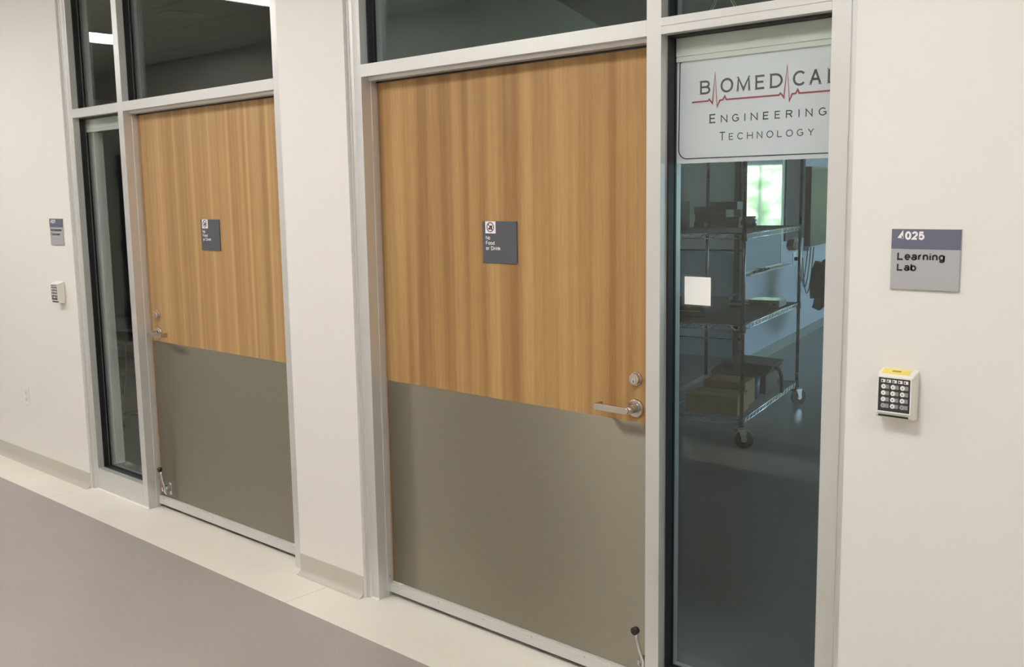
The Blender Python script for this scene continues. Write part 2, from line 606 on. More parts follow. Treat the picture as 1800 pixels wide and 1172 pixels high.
def ceiling_light(x):
    e = empty('ceiling_light', (x, 0.84, ZC - 0.01), 0, None, 'ceiling light', 'square lights along the corridor ceiling')
    bobj('light_frame', [(-0.3, 0.3, -0.3, -0.275, -0.008, 0.015), (-0.3, 0.3, 0.275, 0.3, -0.008, 0.015), (-0.3, -0.275, -0.275, 0.275, -0.008, 0.015), (0.275, 0.3, -0.275, 0.275, -0.008, 0.015)], M_WHITE, e)
    bobj('diffuser', (-0.275, 0.275, -0.275, 0.275, 0.0, 0.01), M_LAMP, e)
    return e


L0 = ceiling_light(LX[0])
lights = [L0]
for x in LX[1:]:
    c = copy_tree(L0)
    c.location.x = x
    lights.append(c)
for o, s in zip(lights, ('white square ceiling light mirrored in the narrow transom above the far side pane', 'white square ceiling light mirrored at the top corner of the far door transom',
                         'square ceiling light over the corridor beside the far door', 'square ceiling light over the corridor beside the near door', 'square ceiling light over the corridor beyond the room sign')):
    o['label'] = s
sp = empty('ceiling_speaker', (-7.59, 0.86, ZC - 0.004), 0, 'round ceiling speaker mirrored in the far door transom', 'speaker')
bm = bmesh.new()
cyl(bm, (0, 0, 0.002), (0, 0, -0.014), 0.19, 0.17, 40)
obj('rim', bm, M_WHITE, sp)
bm = bmesh.new()
cyl(bm, (0, 0, -0.0142), (0, 0, -0.017), 0.145, 0.13, 40)
obj('grille', bm, M_IVORY, sp)

# door in the opposite wall (mirrored in the far side pane)
d3 = empty('door_3', (-11.0, YO, 0), 0, 'grey door in the opposite wall mirrored in the far side pane', 'door', kind='structure')
bobj('door_frame', [(-0.55, -0.49, 0.0, 0.03, 0, 2.28), (0.49, 0.55, 0.0, 0.03, 0, 2.28), (-0.49, 0.49, 0.0, 0.03, 2.22, 2.28)], M_ALU, d3)
bobj('door_leaf', (-0.485, 0.485, 0.0, 0.012, 0.01, 2.215), M_DARK, d3)
for z in (0.3, 1.1, 1.95):
    bobj('hinge', (-0.50, -0.46, 0.012, 0.03, z, z + 0.11), M_BLACK, d3)


# ------------------------------------------------------------------ storefront frames
def ring(bm, x0, x1, z0, z1, y0, y1, t):
    box(bm, x0, x0 + t, y0, y1, z0, z1)
    box(bm, x1 - t, x1, y0, y1, z0, z1)
    box(bm, x0 + t, x1 - t, y0, y1, z1 - t, z1)
    box(bm, x0 + t, x1 - t, y0, y1, z0, z0 + t)


def pane_set(e, x0, x1, z0, z1, lab):
    bm = bmesh.new()
    ring(bm, x0, x1, z0, z1, 2.603, YG, 0.006)
    ring(bm, x0, x1, z0, z1, 2.6385, 2.648, 0.005)
    obj('gasket', bm, M_RUBBER, e)
    p = bobj('glass_pane', (x0 + 0.001, x1 - 0.001, YG, YG + 0.006, z0 + 0.001, z1 - 0.001), M_GLASS, e)
    p['label'] = lab


def jamb(e, x_in, x_face, x_wall, z1=ZT):
    """x_in opening side, x_wall wall side; stepped aluminium jamb"""
    s = 1 if x_wall > x_in else -1
    bm = bmesh.new()
    box(bm, min(x_in, x_face), max(x_in, x_face), YF, YI, 0.0008, z1)
    # recessed bevelled strip and flange against the wall
    a, c = x_face, x_wall
    m1 = a + (c - a) * 0.35
    poly_prism(bm, [(a, YF + 0.001, 0.0008), (m1, YF - 0.008, 0.0008), (m1, YI, 0.0008), (a, YI, 0.0008)], (0, 0, z1 - 0.0008))
    box(bm, min(m1, c), max(m1, c), YF - 0.012, YI, 0.0008, z1)
    return obj('jamb', bm, M_ALU, e, 0.0012)


def hdr(e, x0, x1, groove=None, name='header'):
    if groove:
        dims = [(x0, x1, YF, YI, 2.137, groove - 0.0008), (x0, x1, YF, YI, groove + 0.0008, 2.184), (x0, x1, YF + 0.003, YI - 0.003, groove - 0.0008, groove + 0.0008)]
    else:
        dims = (x0, x1, YF, YI, 2.137, 2.184)
    return bobj(name, dims, M_ALU, e)


def door_opening(e, x0, x1):
    """stops, seals round a door leaf"""
    bobj('door_stop', [(x0, x0 + 0.004, 2.613, 2.640, 0.001, 2.130), (x1 - 0.004, x1, 2.613, 2.640, 0.001, 2.130), (x0, x1, 2.600, 2.640, 2.124, 2.137)], M_ALU, e, 0.001)
    bobj('seal', [(x0 - 0.012, x0 - 0.002, 2.641, 2.6475, 0.01, 2.12), (x1 + 0.002, x1 + 0.012, 2.641, 2.6475, 0.01, 2.12), (x0, x1, 2.641, 2.6475, 2.118, 2.128)], M_RUBBER, e)


# far frame (door on the right, side pane on the left)
F1 = empty('window_1', (0, 0, 0), 0, 'aluminium door and window frame of the far doorway', 'window frame', kind='structure')
jamb(F1, -5.637, -5.672, -5.694)
jamb(F1, -3.705, -3.650, -3.628)
bobj('mullion', (-5.108, -5.054, YF, YI, 0.0008, ZT), M_ALU, F1, 0.001)
bobj('sill', (-5.637, -5.108, YF, YI, 0.0008, 0.128), M_ALU, F1, 0.001)
hdr(F1, -5.637, -5.108)
hdr(F1, -5.054, -3.705)
bobj('head', (-5.637, -3.705, YF, YI, ZT - 0.05, ZT), M_ALU, F1)
pane_set(F1, -5.637, -5.108, 0.128, 2.137, 'tall narrow glass pane beside the far door')
pane_set(F1, -5.637, -5.108, 2.184, ZT - 0.05, 'small glass transom above the far side pane')
pane_set(F1, -5.054, -3.705, 2.184, ZT - 0.05, 'wide glass transom above the far door')
door_opening(F1, -5.054, -3.705)

# near frame (door on the left, side pane on the right)
F2 = empty('window_2', (0, 0, 0), 0, 'aluminium door and window frame of the near doorway', 'window frame', kind='structure')
jamb(F2, -3.117, -3.162, -3.1835)
jamb(F2, -1.191, -1.137, -1.1115)
bobj('mullion', (-1.775, -1.723, YF, YI, 0.0008, ZT), M_ALU, F2, 0.001)
bobj('sill', (-1.723, -1.191, YF, YI, 0.0008, 0.128), M_ALU, F2, 0.001)
hdr(F2, -3.117, -1.775)
hdr(F2, -1.723, -1.191, 2.160)
bobj('head', (-3.117, -1.191, YF, YI, ZT - 0.05, ZT), M_ALU, F2)
pane_set(F2, -1.723, -1.191, 0.128, 2.137, 'tall glass pane with the lettered sign beside the near door')
pane_set(F2, -1.723, -1.191, 2.184, ZT - 0.05, 'small glass transom above the lettered sign')
pane_set(F2, -3.117, -1.775, 2.184, ZT - 0.05, 'wide glass transom above the near door')
door_opening(F2, -3.117, -1.775)
# sealant beads at the jamb feet
for nm, e, x0, x1 in (('sealant_bead', F2, -3.163, -3.113), ('sealant_bead', F1, -5.66, -5.05)):
    bm = bmesh.new()
    prism_x(bm, [(YF - 0.006, 0.0003), (YF + 0.0005, 0.0003), (YF + 0.0005, 0.007)], x0, x1)
    obj(nm, bm, M_BORDER, e)


# ------------------------------------------------------------------ doors
def lever(e, x, z, d):
    """lever handle; d = +1 bar to the right, -1 to the left"""
    h = empty('lever_handle', (0, 0, 0))
    h.parent = e
    bm = bmesh.new()
    cyl(bm, (x, YD, z), (x, YD - 0.006, z), 0.0315, 0.0315, 40)
    cyl(bm, (x, YD - 0.006, z), (x, YD - 0.009, z), 0.0315, 0.028, 40)
    obj('rose', bm, M_NICKEL, h)
    bm = bmesh.new()
    cyl(bm, (x, YD - 0.009, z), (x, YD - 0.012, z), 0.020, 0.019, 32)
    cyl(bm, (x, YD - 0.012, z), (x, YD - 0.056, z), 0.0150, 0.0120, 28)
    obj('neck', bm, M_NICKEL, h)
    yb = YD - 0.060
    hw, ln = 0.0115, 0.128
    pts = []
    for i in range(9):
        t = math.pi / 2 + math.pi * i / 8
        pts.append((x + d * hw * math.cos(t), yb - 0.004, z + hw * math.sin(t)))
    pts += [(x + d * ln, yb - 0.004, z - hw), (x + d * ln, yb - 0.004, z + hw)]
    bm = bmesh.new()
    poly_prism(bm, pts, (0, 0.010, 0))
    # return at the tip
    xa, xb = sorted((x + d * (ln - 0.009), x + d * ln))
    box(bm, xa, xb, yb + 0.006, YD - 0.022, z - hw, z + hw)
    obj('lever', bm, M_NICKEL, h, 0.0018, 3)


def deadbolt(e, x, z):
    h = empty('deadbolt', (0, 0, 0))
    h.parent = e
    bm = bmesh.new()
    cyl(bm, (x, YD, z), (x, YD - 0.007, z), 0.0225, 0.0225, 36)
    cyl(bm, (x, YD - 0.007, z), (x, YD - 0.018, z), 0.0195, 0.0185, 36)
    obj('collar', bm, M_NICKEL, h, 0.0008)
    bm = bmesh.new()
    cyl(bm, (x, YD - 0.018, z - 0.005), (x, YD - 0.0195, z - 0.005), 0.0085, 0.0082, 24)
    obj('lock_cylinder', bm, M_CHROME, h)
    bobj('keyhole', [(x - 0.0012, x + 0.0012, YD - 0.0200, YD - 0.0194, z - 0.011, z - 0.002), (x - 0.0025, x + 0.0025, YD - 0.0200, YD - 0.0194, z - 0.009, z - 0.007)], M_BLACK, h)


def holder(e, xt, xb):
    """kick-down door holder folded up; xt tip x, xb base x"""
    h = empty('door_holder', (0, 0, 0))
    h.parent = e
    bobj('base_plate', [(xb - 0.010, xb + 0.010, 2.644, YD - 0.0005, 0.082, 0.150), (xb - 0.010, xb - 0.008, 2.612, 2.644, 0.105, 0.138), (xb + 0.008, xb + 0.010, 2.612, 2.644, 0.105, 0.138)], M_CHROME, h, 0.001)
    bm = bmesh.new()
    cyl(bm, (xb - 0.016, 2.620, 0.125), (xb + 0.016, 2.620, 0.125), 0.0055, seg=16)
    obj('pivot_pin', bm, M_CHROME, h)
    bm = bmesh.new()
    tube(bm, [(xb, 2.622, 0.088), (xb - 0.002, 2.613, 0.10), (xb, 2.612, 0.125), ((xb + xt) / 2, 2.608, 0.165), (xt + 0.004 * (1 if xb > xt else -1), 2.606, 0.20), (xt, 2.606, 0.228)], 0.0052, 10)
    tube(bm, [(xb - 0.012, 2.618, 0.10), (xb - 0.016, 2.606, 0.113), (xb - 0.012, 2.602, 0.13)], 0.004, 8)
    obj('arm', bm, M_CHROME, h)
    bm = bmesh.new()
    cyl(bm, (xt, 2.610, 0.228), (xt, 2.594, 0.228), 0.0125, 0.0135, 28)
    cyl(bm, (xt, 2.594, 0.228), (xt, 2.592, 0.228), 0.0135, 0.011, 28)
    cyl(bm, (xt, 2.5925, 0.228), (xt, 2.5915, 0.228), 0.004, 0.004, 12)
    obj('rubber_tip', bm, M_BLACK, h)


def no_food_sign(x0, z0, label):
    """slate plate 0.168 x 0.151"""
    e = empty('sign', (x0, YD, z0), 0, label, 'sign', 'slate no food or drink signs on the doors')
    w, hgt = 0.168, 0.151
    bobj('plate', (0, w, -0.005, 0, 0, hgt), M_SLATE, e, 0.0006)
    bobj('pictogram_tile', (0.017, 0.067, -0.0066, -0.005, 0.107, hgt - 0.0005), M_PRINTW, e)
    cx, cz = 0.042, 0.1295
    bm = bmesh.new()
    ribbon(bm, [(cx + 0.0165 * math.cos(t * math.pi / 14), cz + 0.0165 * math.sin(t * math.pi / 14)) for t in range(28)], 0.0032, -0.0074, closed=True)
    ribbon(bm, [(cx - 0.0117, cz + 0.0117), (cx + 0.0117, cz - 0.0117)], 0.003, -0.0074)
    obj('prohibition_ring', bm, mat('maroon_print', (0.10, 0.012, 0.02), 0.5), e)
    bm = bmesh.new()
    poly_prism(bm, [(cx + 0.001, -0.0070, cz - 0.009), (cx + 0.008, -0.0070, cz - 0.009), (cx + 0.0095, -0.0070, cz + 0.006), (cx - 0.0005, -0.0070, cz + 0.006)], (0, 0.0005, 0))
    box(bm, cx - 0.009, cx - 0.001, -0.0070, -0.0066, cz - 0.009, cz - 0.006)
    cyl(bm, (cx - 0.005, -0.0070, cz - 0.004), (cx - 0.005, -0.0066, cz - 0.004), 0.0036, seg=14)
    obj('cup_and_food', bm, M_PRINTK, e)
    bm = bmesh.new()
    text_bm(bm, 'No', 0.0175, 0.0395, 0.0845, 0.0985, -0.0056, 0.15)
    text_bm(bm, 'Food', 0.0175, 0.0605, 0.0655, 0.0795, -0.0056, 0.15)
    text_bm(bm, 'or Drink', 0.0175, 0.0895, 0.0465, 0.0605, -0.0056, 0.15)
    obj('lettering', bm, M_PRINTW, e)
    return e


def door(name, x0, x1, wood_m, lat, label, hx, hd, tip, base):
    e = empty(name, (0, 0, 0), 0, label, 'door', kind='structure')
    bm = bmesh.new()
    box(bm, x0, x1, YD, YD + 0.044, 0.016, 2.118)
    obj('door_leaf', bm, wood_m, e)
    bobj('kick_plate', (x0 + 0.026, x1 - 0.02, YD - 0.0016, YD, 0.055, 0.925), M_STEEL, e, 0.0004)
    sw = empty('door_sweep')
    sw.parent = e
    xa, xb = x0 + 0.014, x1 - 0.012
    bobj('housing', [(xa, xb, 2.630, YD - 0.002, 0.019, 0.060), (xa, xb, 2.6275, 2.630, 0.019, 0.050), (xa, xb, 2.634, YD - 0.002, 0.060, 0.063)], M_SWEEP, sw, 0.0006)
    bobj('rubber_strip', (xa, xb, 2.636, 2.644, 0.012, 0.0195), M_RUBBER, sw)
    bm = bmesh.new()
    for i in range(6):
        sx = xa + 0.05 + (xb - xa - 0.1) * i / 5
        cyl(bm, (sx, 2.6275, 0.052), (sx, 2.6262, 0.052), 0.0042, 0.003, 12)
    obj('screw', bm, M_CHROME, sw)
    lever(e, hx, 0.972, hd)
    deadbolt(e, hx + 0.002, 1.071)
    holder(e, tip, base)
    return e


D1 = door('door_1', -5.066, -3.690, M_WOOD1, 'left', 'far honey oak door with pale vertical stripes and steel kick plate', -4.972, 1, -4.975, -4.950)
D2 = door('door_2', -3.134, -1.762, M_WOOD2, 'right', 'near wide honey oak door with steel kick plate and lever at right', -1.868, -1, -1.838, -1.812)
# torn paper residue on the sweep near the hinge side, bracket at the jamb foot
bm = bmesh.new()
for dx, w_ in ((0.0, 0.013), (0.017, 0.011), (0.033, 0.009), (0.046, 0.012)):
    box(bm, -3.108 + dx, -3.108 + dx + w_, 2.632, 2.644, 0.063, 0.0636)
obj('paper_residue', bm, M_PRINTW, D2)['label'] = 'torn white tape residue'
bm = bmesh.new()
for dx, w_ in ((0.0, 0.012), (0.016, 0.012)):
    box(bm, -3.742 + dx, -3.742 + dx + w_, 2.632, 2.644, 0.063, 0.0636)
obj('paper_residue', bm, M_PRINTW, D1)['label'] = 'torn white tape residue'
bobj('bracket', [(-3.1165, -3.1145, 2.605, 2.640, 0.03, 0.112)], M_ALU, F2)
bm = bmesh.new()
cyl(bm, (-3.1145, 2.625, 0.088), (-3.112, 2.625, 0.088), 0.0035, seg=12)
obj('screw', bm, M_CHROME, F2)

no_food_sign(-2.549, 1.428, 'slate no food or drink sign on the near door')
no_food_sign(-4.485, 1.427, 'slate no food or drink sign on the far striped door')


# ------------------------------------------------------------------ wall signs
def room_sign(x0, z0, label, lines):
    e = empty('room_sign', (x0, YW, z0), 0, label, 'sign', 'room number signs beside the doorways')
    bobj('back_plate', (0, 0.171, -0.003, 0, 0, 0.154), M_SIGNEDGE, e)
    bobj('name_plate', (0.001, 0.170, -0.007, -0.003, 0.002, 0.1035), M_SIGNG, e, 0.0004)
    bobj('number_band', (0.001, 0.170, -0.0076, -0.003, 0.1035, 0.153), M_SLATE2, e, 0.0004)
    bm = bmesh.new()
    t, a, c, z_, h_ = lines[0]
    text_bm(bm, t, a, c, z_, h_, -0.0082, 0.23, 0.34)
    obj('number_lettering', bm, M_PRINTW, e)
    bm = bmesh.new()
    for t, a, c, z_, h_ in lines[1:]:
        text_bm(bm, t, a, c, z_, h_, -0.0076, 0.21, 0.30)
    obj('name_lettering', bm, M_PRINTK, e)
    bm = bmesh.new()
    for i, k in enumerate((1, 2, 2, 1, 0, 2, 1, 0, 1, 2)):
        for j in range(1 + k % 2):
            cyl(bm, (0.022 + i * 0.0055, -0.007, 0.034 - 0.003 * j * (1 + k // 2)), (0.022 + i * 0.0055, -0.0077, 0.034 - 0.003 * j * (1 + k // 2)), 0.0008, seg=8)
    obj('braille', bm, M_SIGNG, e)
    return e


room_sign(-1.001, 1.417, 'square grey room sign reading 4025 Learning Lab', [
    ('4025', 0.018, 0.0835, 0.1265, 0.1480), ('Learning', 0.017, 0.1345, 0.0750, 0.0955), ('Lab', 0.017, 0.0660, 0.0480, 0.0675)])
room_sign(-5.968, 1.426, 'grey room sign reading 4021 Multipurpose Classroom left of the far doorway', [
    ('4021', 0.018, 0.0825, 0.1265, 0.1475), ('Multipurpose', 0.014, 0.156, 0.0810, 0.0960), ('Classroom', 0.014, 0.130, 0.0565, 0.0715)])


# ------------------------------------------------------------------ keypads
def keypad(label, loc, sticker):
    e = empty('keypad', loc, 0, label, 'keypad', 'door entry keypads')
    w, h = 0.094, 0.128
    bm = bmesh.new()
    # body: back plate and flared housing with a recess for the keys
    poly_prism(bm, [(-w / 2, -0.001, 0.002), (-w / 2, -0.037, 0.006), (-w / 2, -0.041, 0.012), (-w / 2, -0.038, h - 0.012), (-w / 2, -0.035, h - 0.009), (-w / 2, -0.001, h + 0.002)], (w, 0, 0))
    obj('housing', bm, M_IVORY, e, 0.002, 3)
    bm = bmesh.new()
    ring(bm, -w / 2 + 0.004, w / 2 - 0.002, 0.020, h - 0.014, -0.0455, -0.037, 0.0035)
    obj('bezel', bm, M_WHITE, e, 0.0008)
    kx0, kx1, kz0, kz1 = -w / 2 + 0.0075, w / 2 - 0.0055, 0.0235, h - 0.0175
    bobj('key_panel', (kx0, kx1, -0.0425, -0.037, kz0, kz1), M_KEYPAN, e)
    digits = ['1', '2', '3', '4', '5', '6', '7', '8', '9', '*', '0', '#']
    pw, ph = (kx1 - kx0), (kz1 - kz0)
    for i, ch in enumerate(digits):
        r_, c_ = divmod(i, 3)
        cx = kx0 + pw * (0.155 + 0.30 * c_)
        cz = kz1 - ph * (0.265 + 0.19 * r_)
        bobj('key_label', (cx + 0.0035, cx + 0.0145, -0.0430, -0.0425, cz - 0.0052, cz + 0.0052), M_LABEL, e)
        bm = bmesh.new()
        cyl(bm, (cx, -0.0425, cz), (cx, -0.0442, cz), 0.0062, 0.0058, 20)
        k = obj('key', bm, M_KEYG if ch in '*#' else M_KEYW, e)
        bm = bmesh.new()
        text_bm(bm, ch, cx - 0.0013, cx + 0.0013, cz - 0.0021, cz + 0.0021, -0.0447, 0.22)
        obj('digit', bm, M_PRINTK, k)
    for i in range(5):
        cx = kx0 + pw * (0.14 + 0.18 * i)
        bobj('indicator', (cx - 0.0055, cx + 0.0055, -0.0432, -0.0425, kz1 - ph * 0.14, kz1 - ph * 0.05), M_KEYW, e)
        bobj('indicator_mark', (cx - 0.0038, cx - 0.0005, -0.0435, -0.0432, kz1 - ph * 0.125, kz1 - ph * 0.075), M_PRINTK, e)
    bobj('name_strip', (-w / 2 + 0.008, w / 2 - 0.009, -0.0415, -0.036, 0.0095, 0.0145), M_BLACK, e)
    if sticker:
        bm = bmesh.new()
        poly_prism(bm, [(-w / 2 + 0.009, -0.034, h - 0.0083), (-w / 2 + 0.009, -0.006, h + 0.0008), (-w / 2 + 0.009, -0.006, h + 0.0014), (-w / 2 + 0.009, -0.034, h - 0.0077)], (w - 0.024, 0, 0))
        s = obj('sticker', bm, M_YELLOW, e)
        s['label'] = 'yellow warning sticker'
        bm = bmesh.new()
        poly_prism(bm, [(-0.014, -0.023, h - 0.0040), (-0.014, -0.016, h - 0.0017), (-0.014, -0.016, h - 0.0013), (-0.014, -0.023, h - 0.0036)], (0.022, 0, 0))
        obj('sticker_print', bm, mat('brown_print', (0.35, 0.25, 0.05), 0.6), e)
    return e


keypad('ivory door keypad with a yellow sticker below the learning lab sign', (-0.966, YW, 1.083), True)
keypad('ivory door keypad below the small room sign left of the far doorway', (-5.888, YW, 1.086), False)

# power outlet
e = empty('power_outlet', (-6.512, YW, 0.456), 0, 'white duplex power outlet low on the left wall', 'outlet')
bobj('cover_plate', (-0.036, 0.036, -0.006, 0, -0.058, 0.058), M_WHITE, e, 0.0015)
for z in (-0.021, 0.021):
    r = bobj('socket', (-0.016, 0.016, -0.0085, -0.006, z - 0.016, z + 0.016), M_IVORY, e, 0.003)
    bobj('slot', [(-0.008, -0.006, -0.0088, -0.0084, z - 0.004, z + 0.005), (0.006, 0.008, -0.0088, -0.0084, z - 0.004, z + 0.005), (-0.002, 0.002, -0.0088, -0.0084, z - 0.011, z - 0.007)], M_BLACK, r)

# scuffs on the middle wall (plaster chips)
bm = bmesh.new()
for x_, z_, w_, h_ in ((-3.585, 0.74, 0.004, 0.014), (-3.31, 0.77, 0.006, 0.002)):
    box(bm, x_, x_ + w_, YW - 0.0008, YW, z_, z_ + h_)
tag(obj('paint_chip', bm, M_PRINTW), 'small white paint chips on the wall between the doorways', 'paint chip', kind='stuff')

# ------------------------------------------------------------------ lettered sign, blank card, shades on the glass
YS = 2.645
e = empty('lettered_sign', (-1.455, YS, 1.758), 0, 'white sign on the glass reading Biomedical Engineering Technology with a red heartbeat line', 'sign')


def shift(bm, dx, dy, dz):
    bmesh.ops.translate(bm, verts=bm.verts, vec=(dx, dy, dz))


def sobj(name, bm, m):
    shift(bm, 1.455, -YS, -1.758)
    return obj(name, bm, m, e)


bm = bmesh.new()
box(bm, -1.7165, -1.193, YS, YS + 0.002, 1.758, 2.12)
sobj('sheet', bm, M_SHEET)
bm = bmesh.new()
pts = [(-1.195, 2.056 + 0.006), (-1.700, 2.062), (-1.706, 2.056)]
pts += [(-1.7085, 1.815), (-1.7085, 1.80)]
for i in range(1, 7):
    t = math.pi + math.pi / 2 * i / 6
    pts.append((-1.6805 + 0.028 * math.cos(t), 1.800 + 0.028 * math.sin(t)))
pts += [(-1.195, 1.7715)]
ribbon(bm, pts, 0.0032, YS - 0.0008)
sobj('border_line', bm, M_PRINTK)
BIO = [('B', -1.6352, -1.6003, 1.9591, 1.9993), ('O', -1.5660, -1.5239, 1.9587, 2.0005), ('M', -1.5121, -1.4687, 1.9586, 1.9996), ('E', -1.4525, -1.4213, 1.9591, 1.9996), ('D', -1.4063, -1.3673, 1.9590, 1.9996), ('C', -1.3365, -1.2974, 1.9590, 2.0005), ('A', -1.2868, -1.2528, 1.9588, 1.9996), ('L', -1.2340, -1.2050, 1.9588, 1.9996)]
ENG = [('E', -1.6020, -1.5802, 1.8732, 1.9000), ('N', -1.5635, -1.5416, 1.8735, 1.8952), ('G', -1.5262, -1.5032, 1.8733, 1.8955), ('I', -1.4867, -1.4819, 1.8733, 1.8952), ('N', -1.4656, -1.4432, 1.8735, 1.8952), ('E', -1.4262, -1.4079, 1.8735, 1.8952), ('E', -1.3898, -1.3718, 1.8735, 1.8952), ('R', -1.3553, -1.3350, 1.8735, 1.8952), ('I', -1.3179, -1.3136, 1.8735, 1.8952), ('N', -1.2963, -1.2756, 1.8735, 1.8952), ('G', -1.2578, -1.2346, 1.8733, 1.8955)]
TEC = [('T', -1.5687, -1.5471, 1.8216, 1.8464), ('E', -1.5360, -1.5205, 1.8216, 1.8410), ('C', -1.5081, -1.4881, 1.8214, 1.8415), ('H', -1.4763, -1.4575, 1.8216, 1.8411), ('N', -1.4450, -1.4274, 1.8216, 1.8411), ('O', -1.4145, -1.3931, 1.8214, 1.8414), ('L', -1.3809, -1.3652, 1.8216, 1.8411), ('O', -1.3541, -1.3328, 1.8214, 1.8413), ('G', -1.3210, -1.3013, 1.8214, 1.8413), ('Y', -1.2884, -1.2699, 1.8216, 1.8411)]
SER = {'B': 'l', 'M': 'lr', 'E': 'l', 'D': 'l', 'A': 'lr', 'L': 'l', 'N': 'lr', 'R': 'l', 'I': 'c', 'T': 'c', 'H': 'lr', 'Y': 'c'}
for nm, L_, m_, bd in (('letter', BIO, M_PRINTG, 0.15), ('letter', ENG, M_PRINTK, 0.145), ('letter', TEC, M_PRINTK, 0.13)):
    for ch, a, c, z0, z1 in L_:
        bm = bmesh.new()
        text_bm(bm, ch, a, c, z0, z1, YS - 0.0004, bd)
        hh = (z1 - z0) * 0.05
        s_ = SER.get(ch, '')
        wd = (z1 - z0) * 0.10
        for k_ in s_:
            xx = {'l': a + wd * 0.6, 'r': c - wd * 0.6, 'c': (a + c) / 2}[k_]
            box(bm, xx - wd, xx + wd, YS - 0.0005, YS - 0.0003, z0, z0 + hh)
            if ch not in 'AY' and not (ch == 'R' and False) and ch != 'T':
                box(bm, xx - wd, xx + wd * (0.2 if ch in 'BDERL' else 0.6), YS - 0.0005, YS - 0.0003, z1 - hh, z1)
        sobj(nm, bm, m_)
ECG = [(-1.6625, 1.9385), (-1.6077, 1.9390), (-1.6028, 1.9431), (-1.5987, 1.9386), (-1.5922, 1.9309), (-1.5841, 2.0176), (-1.5763, 1.9201), (-1.5677, 1.9376), (-1.557, 1.9393), (-1.5509, 1.9489), (-1.5459, 1.9390), (-1.3775, 1.9385), (-1.3732, 1.9433), (-1.3686, 1.9385), (-1.3626, 1.9305), (-1.3537, 2.0183), (-1.3456, 1.9204), (-1.3377, 1.9385), (-1.3267, 1.9393), (-1.3209, 1.9491), (-1.3159, 1.9390), (-1.195, 1.9386)]
bm = bmesh.new()
ribbon(bm, ECG, 0.0045, YS - 0.0012)
sobj('heartbeat_line', bm, M_PRINTR)

# blank card in a clear sleeve (the code printed on it is left out)
e = empty('card_sleeve', (-1.628, 2.630, 1.372), 0, 'small white card in a clear sleeve stuck on the tall near pane', 'card')
bobj('sleeve', (-0.055, 0.055, -0.0012, 0.0, -0.048, 0.050), M_CLEAR, e)
bobj('card', (-0.045, 0.047, -0.0020, -0.0013, -0.043, 0.043), M_PRINTW, e)


def shade(x0, x1, label):
    e = empty('roller_shade', ((x0 + x1) / 2, 2.6385, 2.06), 0, label, 'window shade', 'roller shade boxes behind the side panes')
    w = (x1 - x0) / 2
    bobj('fascia', [(-w, w, 0.010, 0.075, 0.022, 0.070), (-w, w, 0.0, 0.005, 0.0165, 0.070)], M_FASCIA, e)
    bobj('hem_bar', (-w, w, 0.0, 0.0055, 0.0, 0.0155), M_FASCIA, e, 0.0012)
    return e


sh1 = shade(-5.630, -5.115, 'white roller shade box behind the top of the far side pane')
bobj('bright_reveal_strip', [(-0.2635, -0.245, 0.036, 0.085, -1.925, 0.0)], M_WHITE, sh1)  # white strip added to brighten the drywall reveal behind the pane
shade(-1.716, -1.198, 'white roller shade box above the lettered sign')

# ------------------------------------------------------------------ lab behind the near doorway
A = math.radians(13.2)
C0 = Vector((-4.686, 8.359, 0))
U = Vector((-math.sin(A), math.cos(A), 0))
V = Vector((math.cos(A), math.sin(A), 0))


def lab(a, c, z=0.0):
    """a into the room, c to the right of the side wall"""
    return C0 + U * a + V * c + Vector((0, 0, z))


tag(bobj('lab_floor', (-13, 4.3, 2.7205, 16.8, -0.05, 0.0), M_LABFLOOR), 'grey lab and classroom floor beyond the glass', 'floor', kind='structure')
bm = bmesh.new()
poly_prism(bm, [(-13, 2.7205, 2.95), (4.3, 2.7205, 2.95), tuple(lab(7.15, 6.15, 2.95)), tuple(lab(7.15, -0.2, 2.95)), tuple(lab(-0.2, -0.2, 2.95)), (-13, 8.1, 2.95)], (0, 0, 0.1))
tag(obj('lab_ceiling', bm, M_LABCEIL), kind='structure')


def wall_seg(name, p, q, h=2.95, th=0.1, m=M_LABWALL):
    p, q = Vector(p), Vector(q)
    d = q - p
    e = bobj(name, (0, d.length, 0, th, 0, h), m)
    e.location = (p.x, p.y, 0)
    e.rotation_euler.z = math.atan2(d.y, d.x)
    return tag(e, kind='structure')


pA = Vector((-3.42, 2.73))
pB = lab(0, -1.0).xy
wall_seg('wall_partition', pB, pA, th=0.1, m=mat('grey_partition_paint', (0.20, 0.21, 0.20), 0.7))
wall_seg('wall_lab_facing', pB, C0.xy, th=0.25)
wall_seg('wall_lab_side', lab(7.0, 0).xy, lab(0.0, 0).xy, th=-0.2)
